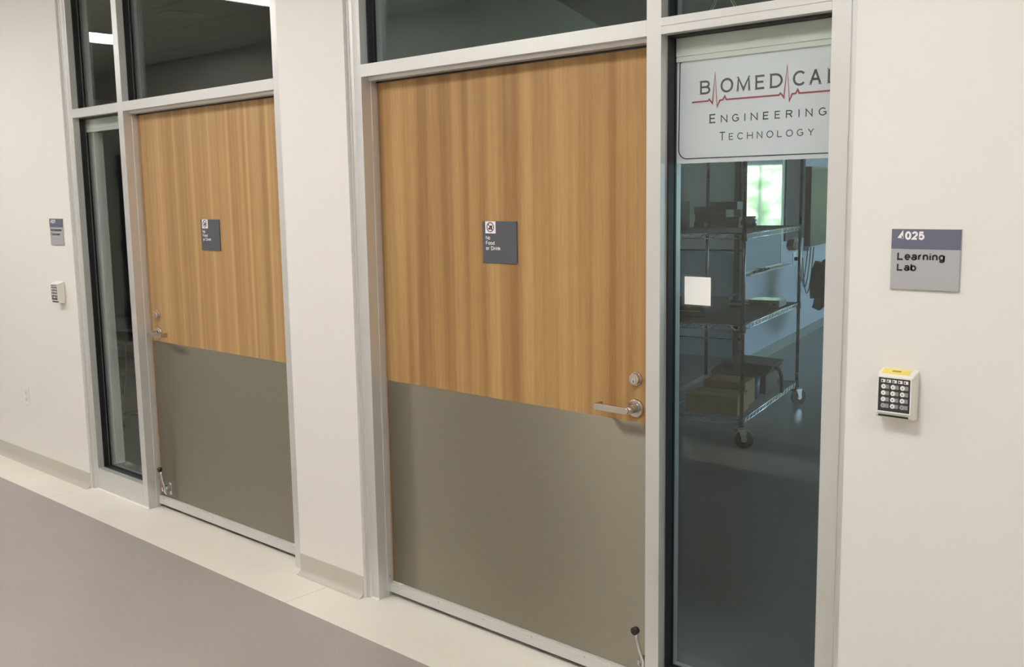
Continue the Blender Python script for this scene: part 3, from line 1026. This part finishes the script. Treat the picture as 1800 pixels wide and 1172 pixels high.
# far wall with windows
fw = empty('wall_lab_far', tuple(lab(7.0, 0)), A, kind='structure')
bobj('wall_panel', [(-0.2, 6.2, 0, 0.15, 0, 1.02), (-0.2, 6.2, 0, 0.15, 2.15, 2.95), (-0.2, 0.9, 0, 0.15, 1.02, 2.15), (2.7, 3.2, 0, 0.15, 1.02, 2.15), (5.4, 6.2, 0, 0.15, 1.02, 2.15)], M_LABWALL, fw)
for i, x0 in enumerate((0.9, 3.2)):
    e = empty('window_%d' % (i + 3), tuple(lab(7.0, 0)), A, 'daylit window in the far wall of the lab', 'window', 'daylit lab windows', 'structure')
    x1 = x0 + (1.8 if i == 0 else 2.2)
    bm = bmesh.new()
    ring(bm, x0, x1, 1.02, 2.15, 0.04, 0.10, 0.05)
    box(bm, (x0 + x1) / 2 - 0.02, (x0 + x1) / 2 + 0.02, 0.04, 0.10, 1.07, 2.10)
    obj('window_frame', bm, M_ALU, e)
    bobj('glass_pane', (x0 + 0.05, x1 - 0.05, 0.066, 0.072, 1.07, 2.10), M_GLASS, e)
    # daylight portal
    ld = bpy.data.lights.new('daylight_portal', 'AREA')
    ld.shape = 'RECTANGLE'
    ld.size = x1 - x0
    ld.size_y = 1.13
    ld.cycles.is_portal = True
    lo = bpy.data.objects.new('daylight_portal', ld)
    COL.objects.link(lo)
    p = lab(7.12, (x0 + x1) / 2, 1.585)
    lo.location = p
    lo.rotation_euler = (math.radians(90), 0, A + math.pi)
    lo.rotation_euler = (U * -1).to_track_quat('-Z', 'Y').to_euler()
# right wall with unseen windows, added and sized to light the lab
rw = empty('wall_lab_right', tuple(lab(-7.2, 6.0)), A, kind='structure')
bobj('wall_panel', [(0, 0.15, 0, 14.3, 0, 1.0), (0, 0.15, 0, 14.3, 2.3, 2.95), (0, 0.15, 0, 5.5, 1.0, 2.3), (0, 0.15, 6.5, 8.0, 1.0, 2.3), (0, 0.15, 12.0, 14.3, 1.0, 2.3)], M_LABWALL, rw)
for i, (y0, y1) in enumerate(((5.5, 6.5), (8.0, 12.0))):
    e = empty('window_%d' % (i + 5), tuple(lab(-7.2, 6.0)), A, 'unseen lab window added in the right wall to light the lab', 'window', 'added side lab windows', 'structure')
    bobj('window_frame', [(0.04, 0.10, y0, y0 + 0.05, 1.0, 2.3), (0.04, 0.10, y1 - 0.05, y1, 1.0, 2.3), (0.04, 0.10, y0, y1, 1.0, 1.05), (0.04, 0.10, y0, y1, 2.25, 2.3)], M_ALU, e)
    ld = bpy.data.lights.new('daylight_portal', 'AREA')
    ld.shape = 'RECTANGLE'
    ld.size = y1 - y0
    ld.size_y = 1.3
    ld.cycles.is_portal = True
    lo = bpy.data.objects.new('daylight_portal', ld)
    COL.objects.link(lo)
    lo.location = lab(-7.2 + (y0 + y1) / 2, 6.12, 1.65)
    lo.rotation_euler = (V * -1).to_track_quat('-Z', 'Y').to_euler()
# close the classroom side
wall_seg('wall_classroom_far', (-16, 7.2), (-5.2, 7.2), th=0.1)
wall_seg('wall_classroom_left', (-12.5, 2.72), (-12.5, 7.2), th=0.1)
# far wall joints, corner guard, base of the lab
lw = empty('wall_panel_joint', tuple(C0), A, kind='structure')
bobj('upper_light_panel', (-0.98, -0.09, -0.005, 0.0, 1.141, 2.93), mat('painted_light_green', (0.85, 0.92, 0.86), 0.6), lw)  # window light on the upper wall, painted in as pale green
bobj('lower_tone_panel', (-0.98, -0.09, -0.005, 0.0, 0.12, 1.124), mat('painted_tone_blue', (0.60, 0.70, 0.82), 0.6), lw)  # bluer, less lit lower wall, its tone put into the colour
bobj('trim', [(-0.98, 0.0, -0.006, 0.0, 1.125, 1.140), (-0.98, 0.0, -0.006, 0.0, 0.288, 0.300)], M_BLACK, lw)
bobj('corner_guard', [(-0.085, -0.035, -0.012, 0.0, 0.12, 2.4)], mat('brown_guard', (0.10, 0.085, 0.08), 0.5), lw)
tag(lw, 'dark joint lines and corner strip on the lab wall behind the cart', 'wall trim')
bm = bmesh.new()
box(bm, 0.0, 0.012, 0.0, 7.0, 0.0, 0.10)
o = tag(obj('baseboard_lab', bm, mat('lab_base', (0.20, 0.23, 0.25), 0.35)), kind='structure')
o.location = C0
o.rotation_euler.z = A

sl = bpy.data.lights.new('sun', 'SUN')
sl.energy = 22.0
sl.angle = 0.02
so = bpy.data.objects.new('sun', sl)
COL.objects.link(so)
so.rotation_euler = (U * 0.6 + Vector((0, 0, -1.0))).to_track_quat('-Z', 'Y').to_euler()
# outdoor hedge seen by mirror
bm = bmesh.new()
rnd = random.Random(3)
for i in range(46):
    t = bmesh.ops.create_icosphere(bm, subdivisions=2, radius=rnd.uniform(0.9, 1.7))
    c_ = lab(rnd.uniform(10.5, 14.5), rnd.uniform(-3, 12), rnd.uniform(0.4, 4.4))
    for vtx in t['verts']:
        vtx.co = vtx.co * (1 + rnd.uniform(-0.18, 0.18)) + c_
m = mat('leaf_green', (0.20, 0.38, 0.06), 0.6)
n, b = nt(m)
n.links.new(ramp(n, noise(n, coords(n), 3.5, 5, 0.7), [(0.35, (0.12, 0.20, 0.07)), (0.48, (0.40, 0.52, 0.24)), (0.62, (0.80, 0.86, 0.60))]), b.inputs['Base Color'])
tag(obj('foliage', bm, m), 'bright green tree foliage mirrored in the whiteboard', 'foliage', kind='stuff')
tag(bobj('ground', (-40, 40, 17.2, 60, -0.3, -0.2), mat('ground', (0.3, 0.36, 0.18), 0.9)), kind='structure')


# ---------------- things on the side wall (local x = out from the wall, y = into the room)
def sidething(name, label, cat, a=0.0, c=0.0, z=0.0, rz=0.0, group=None):
    return empty(name, tuple(lab(a, c, z)), A + rz, label, cat, group)


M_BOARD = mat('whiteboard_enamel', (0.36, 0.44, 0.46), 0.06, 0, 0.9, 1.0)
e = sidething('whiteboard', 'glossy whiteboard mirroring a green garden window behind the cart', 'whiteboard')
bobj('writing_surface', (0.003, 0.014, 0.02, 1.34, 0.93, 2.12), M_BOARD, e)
bobj('board_frame', [(0.002, 0.018, 0.0, 0.02, 0.91, 2.14), (0.002, 0.018, 1.34, 1.362, 0.91, 2.14), (0.002, 0.018, 0.02, 1.34, 2.12, 2.14), (0.002, 0.018, 0.02, 1.34, 0.91, 0.93)], M_ALU, e)
bobj('pen_tray', (0.002, 0.07, 0.02, 1.62, 0.893, 0.905), M_ALU, e)
for i, (y_, l_) in enumerate(((0.30, 0.12), (0.52, 0.14), (0.70, 0.15))):
    e = sidething('marker' if i != 1 else 'board_eraser', ('short dark marker at the near end of the whiteboard tray', 'dark board eraser between the markers on the whiteboard tray', 'long dark marker at the far end of the whiteboard tray')[i], 'marker' if i != 1 else 'eraser', y_, 0.04, 0.905)
    if i == 1:
        bobj('felt', (-0.02, 0.02, -0.065, 0.065, 0, 0.012), M_DARK, e)
        bobj('grip', (-0.02, 0.02, -0.065, 0.065, 0.012, 0.034), M_BLACK, e, 0.003)
    else:
        bm = bmesh.new()
        cyl(bm, (0, -l_ / 2, 0.01), (0, l_ / 2 - 0.04, 0.01), 0.010, seg=12)
        obj('barrel', bm, M_DARK, e)
        bm = bmesh.new()
        cyl(bm, (0, l_ / 2 - 0.04, 0.01), (0, l_ / 2, 0.01), 0.0105, seg=12)
        obj('cap', bm, M_BLACK, e)
e = sidething('shadow_panel', 'dark grey panel standing for a soft shadow between the whiteboard and the screen', 'shadow_panel', 1.50)
bobj('shadow_sheet', (0.003, 0.016, 0.02, 0.83, 1.17, 2.08), mat('shadow_grey', (0.075, 0.08, 0.085), 0.9), e)  # soft shadow on the wall, built as a dark panel
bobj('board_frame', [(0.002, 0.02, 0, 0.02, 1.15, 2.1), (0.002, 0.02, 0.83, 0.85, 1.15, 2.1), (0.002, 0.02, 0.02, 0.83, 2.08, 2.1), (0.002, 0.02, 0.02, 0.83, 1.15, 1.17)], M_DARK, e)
e = sidething('wall_phone', 'black wedge-shaped wall holder below the dark shadow panel', 'wall holder', 1.74, 0.0, 1.04)
bm = bmesh.new()
poly_prism(bm, [(0.002, -0.12, 0.05), (0.002, -0.06, 0.125), (0.002, 0.09, 0.125), (0.002, 0.16, 0.0), (0.002, 0.0, 0.0)], (0.07, 0, 0))
obj('holder_body', bm, M_BLACK, e, 0.004)
bobj('holder_lip', (0.072, 0.078, -0.02, 0.10, 0.02, 0.09), M_DARK, e)
e = sidething('wall_screen', 'large black framed wall screen beyond the cart', 'screen', 2.42)
bobj('screen_housing', (0.003, 0.075, 0, 1.5, 1.045, 1.95), M_BLACK, e, 0.004)
bobj('screen_glass', (0.0752, 0.0775, 0.035, 1.465, 1.085, 1.925), mat('screen_glass', (0.045, 0.06, 0.062), 0.5, 0, 0.2, 0.0), e)
e = sidething('lab_outlet', 'white wall outlet with a plugged-in black cable below the wall screen', 'outlet', 1.98, 0.0, 0.935)
bobj('cover_plate', (0.001, 0.008, -0.06, 0.06, -0.075, 0.075), M_WHITE, e, 0.002)
bobj('plug', (0.008, 0.045, -0.02, 0.02, -0.02, 0.02), M_BLACK, e, 0.003)
e = sidething('cable', 'black cable hanging in loops beside the wall outlet', 'cable', 1.98, 0, 0)
bm = bmesh.new()
for k in range(3):
    pts = []
    for i in range(25):
        t = i / 24
        pts.append((0.05 + 0.02 * k, 0.02 + (0.42 + 0.06 * k) * t, 0.94 + 0.10 * t - (0.32 + 0.07 * k) * math.sin(math.pi * t) ** 0.8))
    tube(bm, pts, 0.006, 6)
obj('cord', bm, M_BLACK, e)
bobj('cable_hook', (0.002, 0.06, 0.44, 0.50, 1.0, 1.06), M_LABEL, e)


# ---------------- wire cart
CART = Vector((-3.215, 5.745, 0))
CL, CW = 1.524, 0.74
e = empty('wire_cart', tuple(CART), A, 'tall chrome wire shelving cart on black casters behind the near glass', 'cart')
# local x = right (V), y = into room (U); front-right post at origin, cart extends to -x and +y
M_WIRE = mat('chrome_wire', (0.85, 0.87, 0.90), 0.25, 1.0)
M_POST = mat('cart_post_chrome', (0.13, 0.135, 0.14), 0.25, 1.0)
for (x_, y_) in ((0, 0), (-CW, 0), (0, CL), (-CW, CL)):
    bm = bmesh.new()
    cyl(bm, (x_, y_, 0.135), (x_, y_, 1.95), 0.0127, seg=16)
    z_ = 0.2
    while z_ < 1.93:
        cyl(bm, (x_, y_, z_), (x_, y_, z_ + 0.003), 0.0133, seg=12)
        z_ += 0.0508
    cyl(bm, (x_, y_, 1.95), (x_, y_, 1.958), 0.0127, 0.008, 16)
    obj('post', bm, M_POST, e)
    c = empty('caster', (x_, y_, 0), {(0, 0): -1.25, (-CW, 0): 0.6, (0, CL): -0.7, (-CW, CL): 0.3}[x_, y_])
    c.parent = e
    bm = bmesh.new()
    cyl(bm, (-0.016, 0.02, 0.0635), (0.016, 0.02, 0.0635), 0.0625, seg=36)
    obj('wheel', bm, mat('caster_tread', (0.10, 0.095, 0.09), 0.6), c, 0.006, 3)
    bm = bmesh.new()
    cyl(bm, (-0.018, 0.02, 0.0635), (0.018, 0.02, 0.0635), 0.02, seg=20)
    for s_ in (-1, 1):
        poly_prism(bm, [(s_ * 0.021, -0.016, 0.128), (s_ * 0.021, 0.036, 0.128), (s_ * 0.021, 0.030, 0.055), (s_ * 0.021, 0.010, 0.055)], (s_ * 0.003, 0, 0))
    box(bm, -0.025, 0.025, -0.022, 0.036, 0.122, 0.130)
    cyl(bm, (0, 0, 0.128), (0, 0, 0.150), 0.016, seg=16)
    obj('fork', bm, M_CHROME, c)
    bobj('brake_pedal', (-0.018, 0.018, -0.052, -0.02, 0.118, 0.128), M_BLACK, c, 0.002)


def wire_shelf(z):
    """z = top of the shelf deck"""
    bm = bmesh.new()
    x0, x1, y0, y1 = -CW, 0.0, 0.0, CL
    cr = [(x0, y0), (x1, y0), (x1, y1), (x0, y1)]
    for zz, r in ((z, 0.0036), (z - 0.030, 0.0036)):
        for i in range(4):
            a, c = cr[i], cr[(i + 1) % 4]
            cyl(bm, (*a, zz), (*c, zz), r, seg=8)
    # zigzag between the rails
    for i in range(4):
        a, c = Vector((*cr[i], 0)), Vector((*cr[(i + 1) % 4], 0))
        L_ = (c - a).length
        k = int(L_ / 0.042)
        for j in range(k):
            p = a.lerp(c, j / k)
            q = a.lerp(c, (j + 1) / k)
            z0, z1 = (z, z - 0.030) if j % 2 else (z - 0.030, z)
            cyl(bm, (p.x, p.y, z0), (q.x, q.y, z1), 0.0024, seg=6, caps=False)
    sh = obj('shelf', bm, M_WIRE, e)
    for i in range(4):
        bm = bmesh.new()
        cyl(bm, (*cr[i], z - 0.045), (*cr[i], z + 0.008), 0.021, 0.016, 16)
        obj('collar', bm, M_DARK, sh)
    bm = bmesh.new()
    k = 56
    for j in range(1, k):
        y_ = y0 + (y1 - y0) * j / k
        cyl(bm, (x0, y_, z), (x1, y_, z), 0.0016, seg=5, caps=False)
    for x_ in (x0 + CW * 0.25, x0 + CW * 0.5, x0 + CW * 0.75):
        cyl(bm, (x_, y0, z - 0.004), (x_, y1, z - 0.004), 0.003, seg=6)
    tag(obj('deck_wires', bm, M_WIRE, sh), kind='stuff')
    return sh


M_LINER = mat('dark_liner', (0.055, 0.05, 0.046), 0.6)
for z_, lin in ((0.188, False), (0.812, True), (1.405, True)):
    s_ = wire_shelf(z_)
    if lin:
        bobj('shelf_liner', (-CW + 0.03, -0.015, 0.02, CL - 0.03, z_ + 0.0042, z_ + 0.0072), M_LINER, s_)


def on_cart(name, label, cat, c, a, z, rz=0.0, group=None):
    p = CART + V * (-c) + U * a
    return empty(name, (p.x, p.y, z), A + rz, label, cat, group)


ZTOP, ZMID, ZBOT = 1.4125, 0.8195, 0.1900
M_BOX1 = mat('grey_carton', (0.105, 0.10, 0.095), 0.6)
M_BOX2 = mat('charcoal_carton', (0.05, 0.052, 0.055), 0.6)
M_BOX3 = mat('blue_grey_carton', (0.07, 0.10, 0.13), 0.5)
M_TAPE = mat('pale_label', (0.22, 0.215, 0.21), 0.5)


def carton(label, c0, c1, a, d, z, h, m, mark=True, lab_rect=None, name='carton'):
    e2 = on_cart(name, label, 'box', (c0 + c1) / 2, a, z, 0, 'small cartons on the top cart shelf')
    w = abs(c1 - c0) / 2
    bobj('carton_body', (-w, w, 0, d, 0, h), m, e2, 0.0015)
    bobj('lid_flap', (-w + 0.001, w - 0.001, -0.0012, 0.0, h * 0.62, h * 0.66), M_TAPE, e2)
    if mark:
        bm = bmesh.new()
        ribbon(bm, [(w - 0.018 + 0.006 * math.cos(t * math.pi / 8), h * 0.8 - 0.002 + 0.006 * math.sin(t * math.pi / 8)) for t in range(16)], 0.002, -0.0014, closed=True)
        obj('round_mark', bm, M_BLACK, e2)
    if lab_rect:
        bobj('carton_label', (*lab_rect[:2], -0.0014, 0.0, *lab_rect[2:]), M_TAPE, e2)
    return e2


carton('charcoal carton with a pale label, lowest of the left stack on the cart', 0.655, 0.533, 0.94, 0.20, ZTOP, 0.042, M_BOX2, False, (0.015, 0.045, 0.006, 0.036))
carton('grey carton in the middle of the left stack on the cart', 0.648, 0.538, 0.94, 0.20, ZTOP + 0.042, 0.058, M_BOX1)
carton('grey carton topping the left stack on the cart', 0.655, 0.542, 0.94, 0.20, ZTOP + 0.100, 0.056, M_BOX1)
carton('grey carton at the bottom of the right stack on the cart', 0.529, 0.408, 0.94, 0.20, ZTOP, 0.058, M_BOX1)
carton('plain grey carton in the middle of the right stack on the cart', 0.531, 0.410, 0.94, 0.20, ZTOP + 0.058, 0.076, M_BOX1, False)
carton('long blue-grey carton overhanging the top of the right stack on the cart', 0.535, 0.325, 0.94, 0.18, ZTOP + 0.134, 0.056, M_BOX3)
carton('single grey carton standing right of the stacked ones by the front post', 0.398, 0.31, 0.93, 0.16, ZTOP, 0.078, M_BOX1, False)
e2 = on_cart('plastic_pouch', 'shiny crumpled clear pouch beside the front cart post on the top shelf', 'pouch', 0.24, 0.95, ZTOP)
bm = bmesh.new()
bmesh.ops.create_icosphere(bm, subdivisions=3, radius=1)
rnd = random.Random(5)
for v_ in bm.verts:
    v_.co = Vector((v_.co.x * 0.06, v_.co.y * 0.035, max(-0.9, v_.co.z) * 0.042 + 0.038)) * (1 + rnd.uniform(-0.05, 0.05))
obj('pouch_body', bm, mat('shiny_film', (0.35, 0.37, 0.38), 0.15, 0.6), e2)
bobj('pouch_seal', (-0.05, 0.05, -0.002, 0.002, 0.070, 0.084), M_LABEL, e2)
for i, (c_, w_, h_, s_) in enumerate(((0.71, 0.05, 0.215, 'dark upright binder at the left end of the top cart shelf'), (0.655, 0.035, 0.20, 'thin dark binder beside the taller one on the top cart shelf'))):
    e2 = on_cart('binder', s_, 'binder', c_, 0.55, ZTOP, 0, 'binders on the top cart shelf')
    bobj('cover', [(-w_ / 2, -w_ / 2 + 0.003, 0, 0.24, 0, h_), (w_ / 2 - 0.003, w_ / 2, 0, 0.24, 0, h_), (-w_ / 2, w_ / 2, 0, 0.003, 0, h_)], M_BOX2, e2)
    bobj('pages', (-w_ / 2 + 0.004, w_ / 2 - 0.004, 0.004, 0.235, 0.004, h_ - 0.01), M_LABEL, e2)
    bobj('spine_label', (-w_ / 2 + 0.008, w_ / 2 - 0.008, -0.001, 0, h_ * 0.6, h_ * 0.85), M_TAPE, e2)

# middle shelf
e2 = on_cart('equipment_bag', 'dark grey padded equipment bag on the middle cart shelf', 'bag', 0.50, 0.22, ZMID)
bm = bmesh.new()
box(bm, -0.20, 0.17, 0.0, 0.62, 0.0, 0.095)
obj('bag_body', bm, mat('charcoal_fabric', (0.035, 0.033, 0.032), 0.85), e2, 0.035, 5)
bm = bmesh.new()
tube(bm, [(-0.1, -0.005, 0.07), (-0.08, -0.03, 0.085), (0.05, -0.03, 0.085), (0.07, -0.005, 0.07)], 0.008, 8)
obj('bag_handle', bm, M_BLACK, e2)
bm = bmesh.new()
tube(bm, [(-0.17, -0.002, 0.05), (0.14, -0.002, 0.05)], 0.003, 6)
obj('zip', bm, M_LABEL, e2)
e2 = on_cart('round_tray', 'round brown tray on the middle cart shelf behind the front post', 'tray', 0.39, 1.10, ZMID)
bm = bmesh.new()
cyl(bm, (0, 0, 0), (0, 0, 0.008), 0.10, 0.125, 40)
obj('tray_base', bm, mat('brown_tray', (0.16, 0.13, 0.10), 0.5), e2)
bm = bmesh.new()
tube(bm, [(0.125 * math.cos(t * math.pi / 20), 0.125 * math.sin(t * math.pi / 20), 0.012) for t in range(41)], 0.005, 6)
obj('tray_rim', bm, M_DARK, e2)
e2 = on_cart('silver_box', 'flat silver electronics box at the right edge of the middle cart shelf', 'electronics box', 0.125, 1.02, ZMID)
bobj('box_body', (-0.13, 0.10, 0, 0.22, 0.003, 0.056), mat('silver_case', (0.45, 0.47, 0.49), 0.25, 0.7), e2, 0.003)
bobj('front_panel', (-0.12, 0.03, -0.002, 0, 0.010, 0.040), M_DARK, e2)
bobj('switch', (0.05, 0.075, -0.004, 0, 0.018, 0.032), M_BLACK, e2)
for i in range(2):
    bobj('rubber_foot', (-0.12 + 0.19 * i, -0.10 + 0.19 * i, 0.01, 0.03, 0, 0.003), M_BLACK, e2)
e2 = on_cart('pamphlet', 'folded blue and white pamphlet lying on the middle cart shelf', 'pamphlet', 0.50, 1.22, ZMID)
bm = bmesh.new()
poly_prism(bm, [(-0.09, 0, 0.0), (0.0, 0, 0.055), (0.10, 0, 0.075), (0.0, 0, 0.03), (-0.05, 0, 0.0)], (0.0, 0.10, 0))
obj('pamphlet_sheet', bm, mat('pale_blue_paper', (0.35, 0.50, 0.68), 0.4), e2)
bobj('pamphlet_cover', (-0.12, 0.02, 0.0, 0.10, 0.0, 0.002), M_DARK, e2)
e2 = on_cart('flat_folder', 'dark flat folder lying across the middle cart shelf', 'folder', 0.24, 1.30, ZMID)
bobj('folder_cover', (-0.16, 0.16, -0.02, 0.16, 0, 0.012), mat('reddish_black', (0.04, 0.022, 0.02), 0.4), e2, 0.002)
bobj('folder_tab', (-0.05, 0.03, -0.03, -0.02, 0.003, 0.008), M_LABEL, e2)

# bottom shelf
M_CARD = mat('brown_cardboard', (0.30, 0.20, 0.09), 0.8)
for c_, a_, w_, d_, h_, s_ in ((0.235, 0.10, 0.36, 0.26, 0.125, 'brown cardboard box at the front of the bottom cart shelf'), (0.24, 0.40, 0.30, 0.24, 0.17, 'taller brown cardboard box behind the front one on the bottom cart shelf')):
    e2 = on_cart('cardboard_box', s_, 'box', c_, a_, ZBOT, 0, 'cardboard boxes on the bottom cart shelf')
    bobj('box_body', (-w_ / 2, w_ / 2, 0, d_, 0, h_), M_CARD, e2, 0.002)
    bobj('box_flap', [(-w_ / 2 + 0.003, w_ / 2 - 0.003, 0.002, d_ / 2 - 0.002, h_, h_ + 0.003), (-w_ / 2 + 0.003, w_ / 2 - 0.003, d_ / 2 + 0.002, d_ - 0.002, h_, h_ + 0.003)], M_CARD, e2)
e2 = on_cart('instrument_case', 'dark grey sloped instrument case on the bottom cart shelf', 'case', 0.20, 0.90, ZBOT)
bm = bmesh.new()
poly_prism(bm, [(-0.26, 0, 0.0), (-0.30, 0, 0.15), (-0.20, 0, 0.235), (0.17, 0, 0.215), (0.12, 0, 0.14), (0.12, 0, 0.0)], (0, 0.34, 0))
obj('case_body', bm, mat('dark_case', (0.075, 0.068, 0.062), 0.5), e2, 0.004)
bobj('display', (-0.20, -0.12, -0.003, 0, 0.165, 0.21), M_BLACK, e2)
bm = bmesh.new()
tube(bm, [(0.145, 0.12, 0.19), (0.19, 0.12, 0.17), (0.205, 0.12, 0.12), (0.205, 0.12, 0.0)], 0.014, 10)
obj('hose', bm, M_DARK, e2)
e2 = on_cart('blue_tub', 'small blue plastic tub beside the front cart post on the bottom shelf', 'tub', 0.14, 0.76, ZBOT)
bm = bmesh.new()
cyl(bm, (0, 0, 0), (0, 0, 0.15), 0.045, 0.055, 24)
obj('tub_body', bm, mat('blue_tub', (0.06, 0.12, 0.18), 0.4), e2)
bm = bmesh.new()
cyl(bm, (0, 0, 0.15), (0, 0, 0.162), 0.058, 0.058, 24)
obj('tub_lid', bm, M_BLACK, e2)


# ---------------- office chair with jacket
def office_chair(name, label, loc, rz):
    e = empty(name, loc, rz, label, 'chair')
    bm = bmesh.new()
    cyl(bm, (0, 0, 0.075), (0, 0, 0.12), 0.035, 0.03, 20)
    for k in range(5):
        t = 2 * math.pi * k / 5
        tube(bm, [(0.03 * math.cos(t), 0.03 * math.sin(t), 0.105), (0.29 * math.cos(t), 0.29 * math.sin(t), 0.075)], 0.014, 8)
    cyl(bm, (0, 0, 0.12), (0, 0, 0.43), 0.018, seg=14)
    obj('star_base', bm, M_BLACK, e)
    for k in range(5):
        t = 2 * math.pi * k / 5
        bm = bmesh.new()
        x_, y_ = 0.29 * math.cos(t), 0.29 * math.sin(t)
        cyl(bm, (x_ - 0.018, y_, 0.028), (x_ - 0.006, y_, 0.028), 0.0275, seg=18)
        cyl(bm, (x_ + 0.006, y_, 0.028), (x_ + 0.018, y_, 0.028), 0.0275, seg=18)
        cyl(bm, (x_, y_, 0.03), (x_, y_, 0.075), 0.008, seg=10)
        obj('caster', bm, M_DARK, e)
    bm = bmesh.new()
    box(bm, -0.24, 0.24, -0.23, 0.24, 0.43, 0.50)
    obj('seat', bm, M_BLACK, e, 0.03, 4)
    bm = bmesh.new()
    box(bm, -0.22, 0.22, 0.22, 0.27, 0.60, 0.98)
    obj('backrest', bm, M_BLACK, e, 0.025, 4)
    bm = bmesh.new()
    tube(bm, [(0, 0.15, 0.44), (0, 0.29, 0.46), (0, 0.30, 0.62), (0, 0.275, 0.80)], 0.018, 8)
    obj('back_support', bm, M_BLACK, e)
    return e


CH = Vector((-4.27, 9.98, 0))
office_chair('office_chair', 'black office chair by the side wall beyond the cart', tuple(CH), math.radians(165))
e = empty('jacket', (CH.x, CH.y, 0.0), math.radians(165), 'black jacket draped over the office chair back', 'jacket')
bm = bmesh.new()
NX, NY = 14, 12
gr = {}
rnd = random.Random(8)
for i in range(NX + 1):
    for j in range(NY + 1):
        s = i / NX * 2 - 1
        t = j / NY
        z = 1.01 - 0.50 * t - 0.05 * abs(s) ** 2
        y = 0.335 + 0.035 * t + 0.012 * math.sin(s * 11 + t * 2)
        gr[i, j] = bm.verts.new((s * (0.20 + 0.07 * t), y, z + (0.03 * math.sin(s * 7) if j == NY else 0)))
for i in range(NX):
    for j in range(NY):
        bm.faces.new((gr[i, j], gr[i + 1, j], gr[i + 1, j + 1], gr[i, j + 1])).smooth = True
o = obj('jacket_back', bm, mat('black_cloth', (0.012, 0.012, 0.013), 0.9), e)
md = o.modifiers.new('thick', 'SOLIDIFY')
md.thickness = 0.014
bm = bmesh.new()
tube(bm, [(-0.18, 0.385, 0.95), (-0.22, 0.39, 0.85), (-0.235, 0.39, 0.70), (-0.225, 0.39, 0.50)], 0.045, 10)
obj('sleeve', bm, o.data.materials[0], e)
bm = bmesh.new()
tube(bm, [(0.18, 0.385, 0.95), (0.22, 0.39, 0.85), (0.235, 0.39, 0.70), (0.225, 0.39, 0.58)], 0.045, 10)
obj('sleeve', bm, o.data.materials[0], e)

# pendant light on a wire sling seen in the transom above the lettered sign
e = empty('pendant_light', (-2.655, 4.5, 2.95), 0, 'pendant light hung on an inverted V of pale wires behind the small near transom', 'pendant light')
M_PW = mat('pale_wire', (0.72, 0.68, 0.48), 0.4)
bm = bmesh.new()
cyl(bm, (0, 0, -0.004), (0, 0, -0.03), 0.05, 0.045, 24)
obj('ceiling_rose', bm, M_WHITE, e)
bm = bmesh.new()
tube(bm, [(0, 0, -0.03), (0, 0, -0.27)], 0.003, 6)
for s in (-1, 1):
    tube(bm, [(0, 0, -0.27), (s * 0.075, 0, -0.40)], 0.0035, 6)
    tube(bm, [(0.012 * s, 0, -0.27), (s * 0.088, 0, -0.40)], 0.0020, 6)
obj('wire', bm, M_PW, e)
bobj('lamp_housing', (-0.6, 0.6, -0.04, 0.04, -0.455, -0.40), M_WHITE, e, 0.004)
bobj('lamp_diffuser', (-0.58, 0.58, -0.03, 0.03, -0.458, -0.455), M_FASCIA, e)

# ------------------------------------------------------------------ classroom behind the far doorway
e = empty('classroom_table', (-7.25, 3.85, 0), 0.1, 'pale classroom table behind the far side pane', 'table')
bobj('tabletop', (-0.75, 0.75, -0.3, 0.3, 0.70, 0.725), M_FASCIA, e, 0.003)
for sx in (-0.68, 0.68):
    for sy in (-0.24, 0.24):
        bobj('leg', (sx - 0.015, sx + 0.015, sy - 0.015, sy + 0.015, 0, 0.70), M_ALU, e)
office_chair('task_chair', 'dark chair tucked at the classroom table behind the far side pane', (-7.05, 3.42, 0), math.radians(190))
e = empty('hanging_cable', (-6.62, 3.22, 0), 0, 'thin looped cable hanging behind the far side pane', 'cable')
bm = bmesh.new()
tube(bm, [(-0.10 + 0.2 * i / 20, 0.0, 0.70 - 0.36 * math.sin(math.pi * i / 20) ** 0.5) for i in range(21)], 0.004, 6)
obj('cord', bm, M_LABEL, e)
bobj('cord_clip', (-0.11, 0.11, 0.0, 0.3, 0.695, 0.702), M_LABEL, e)
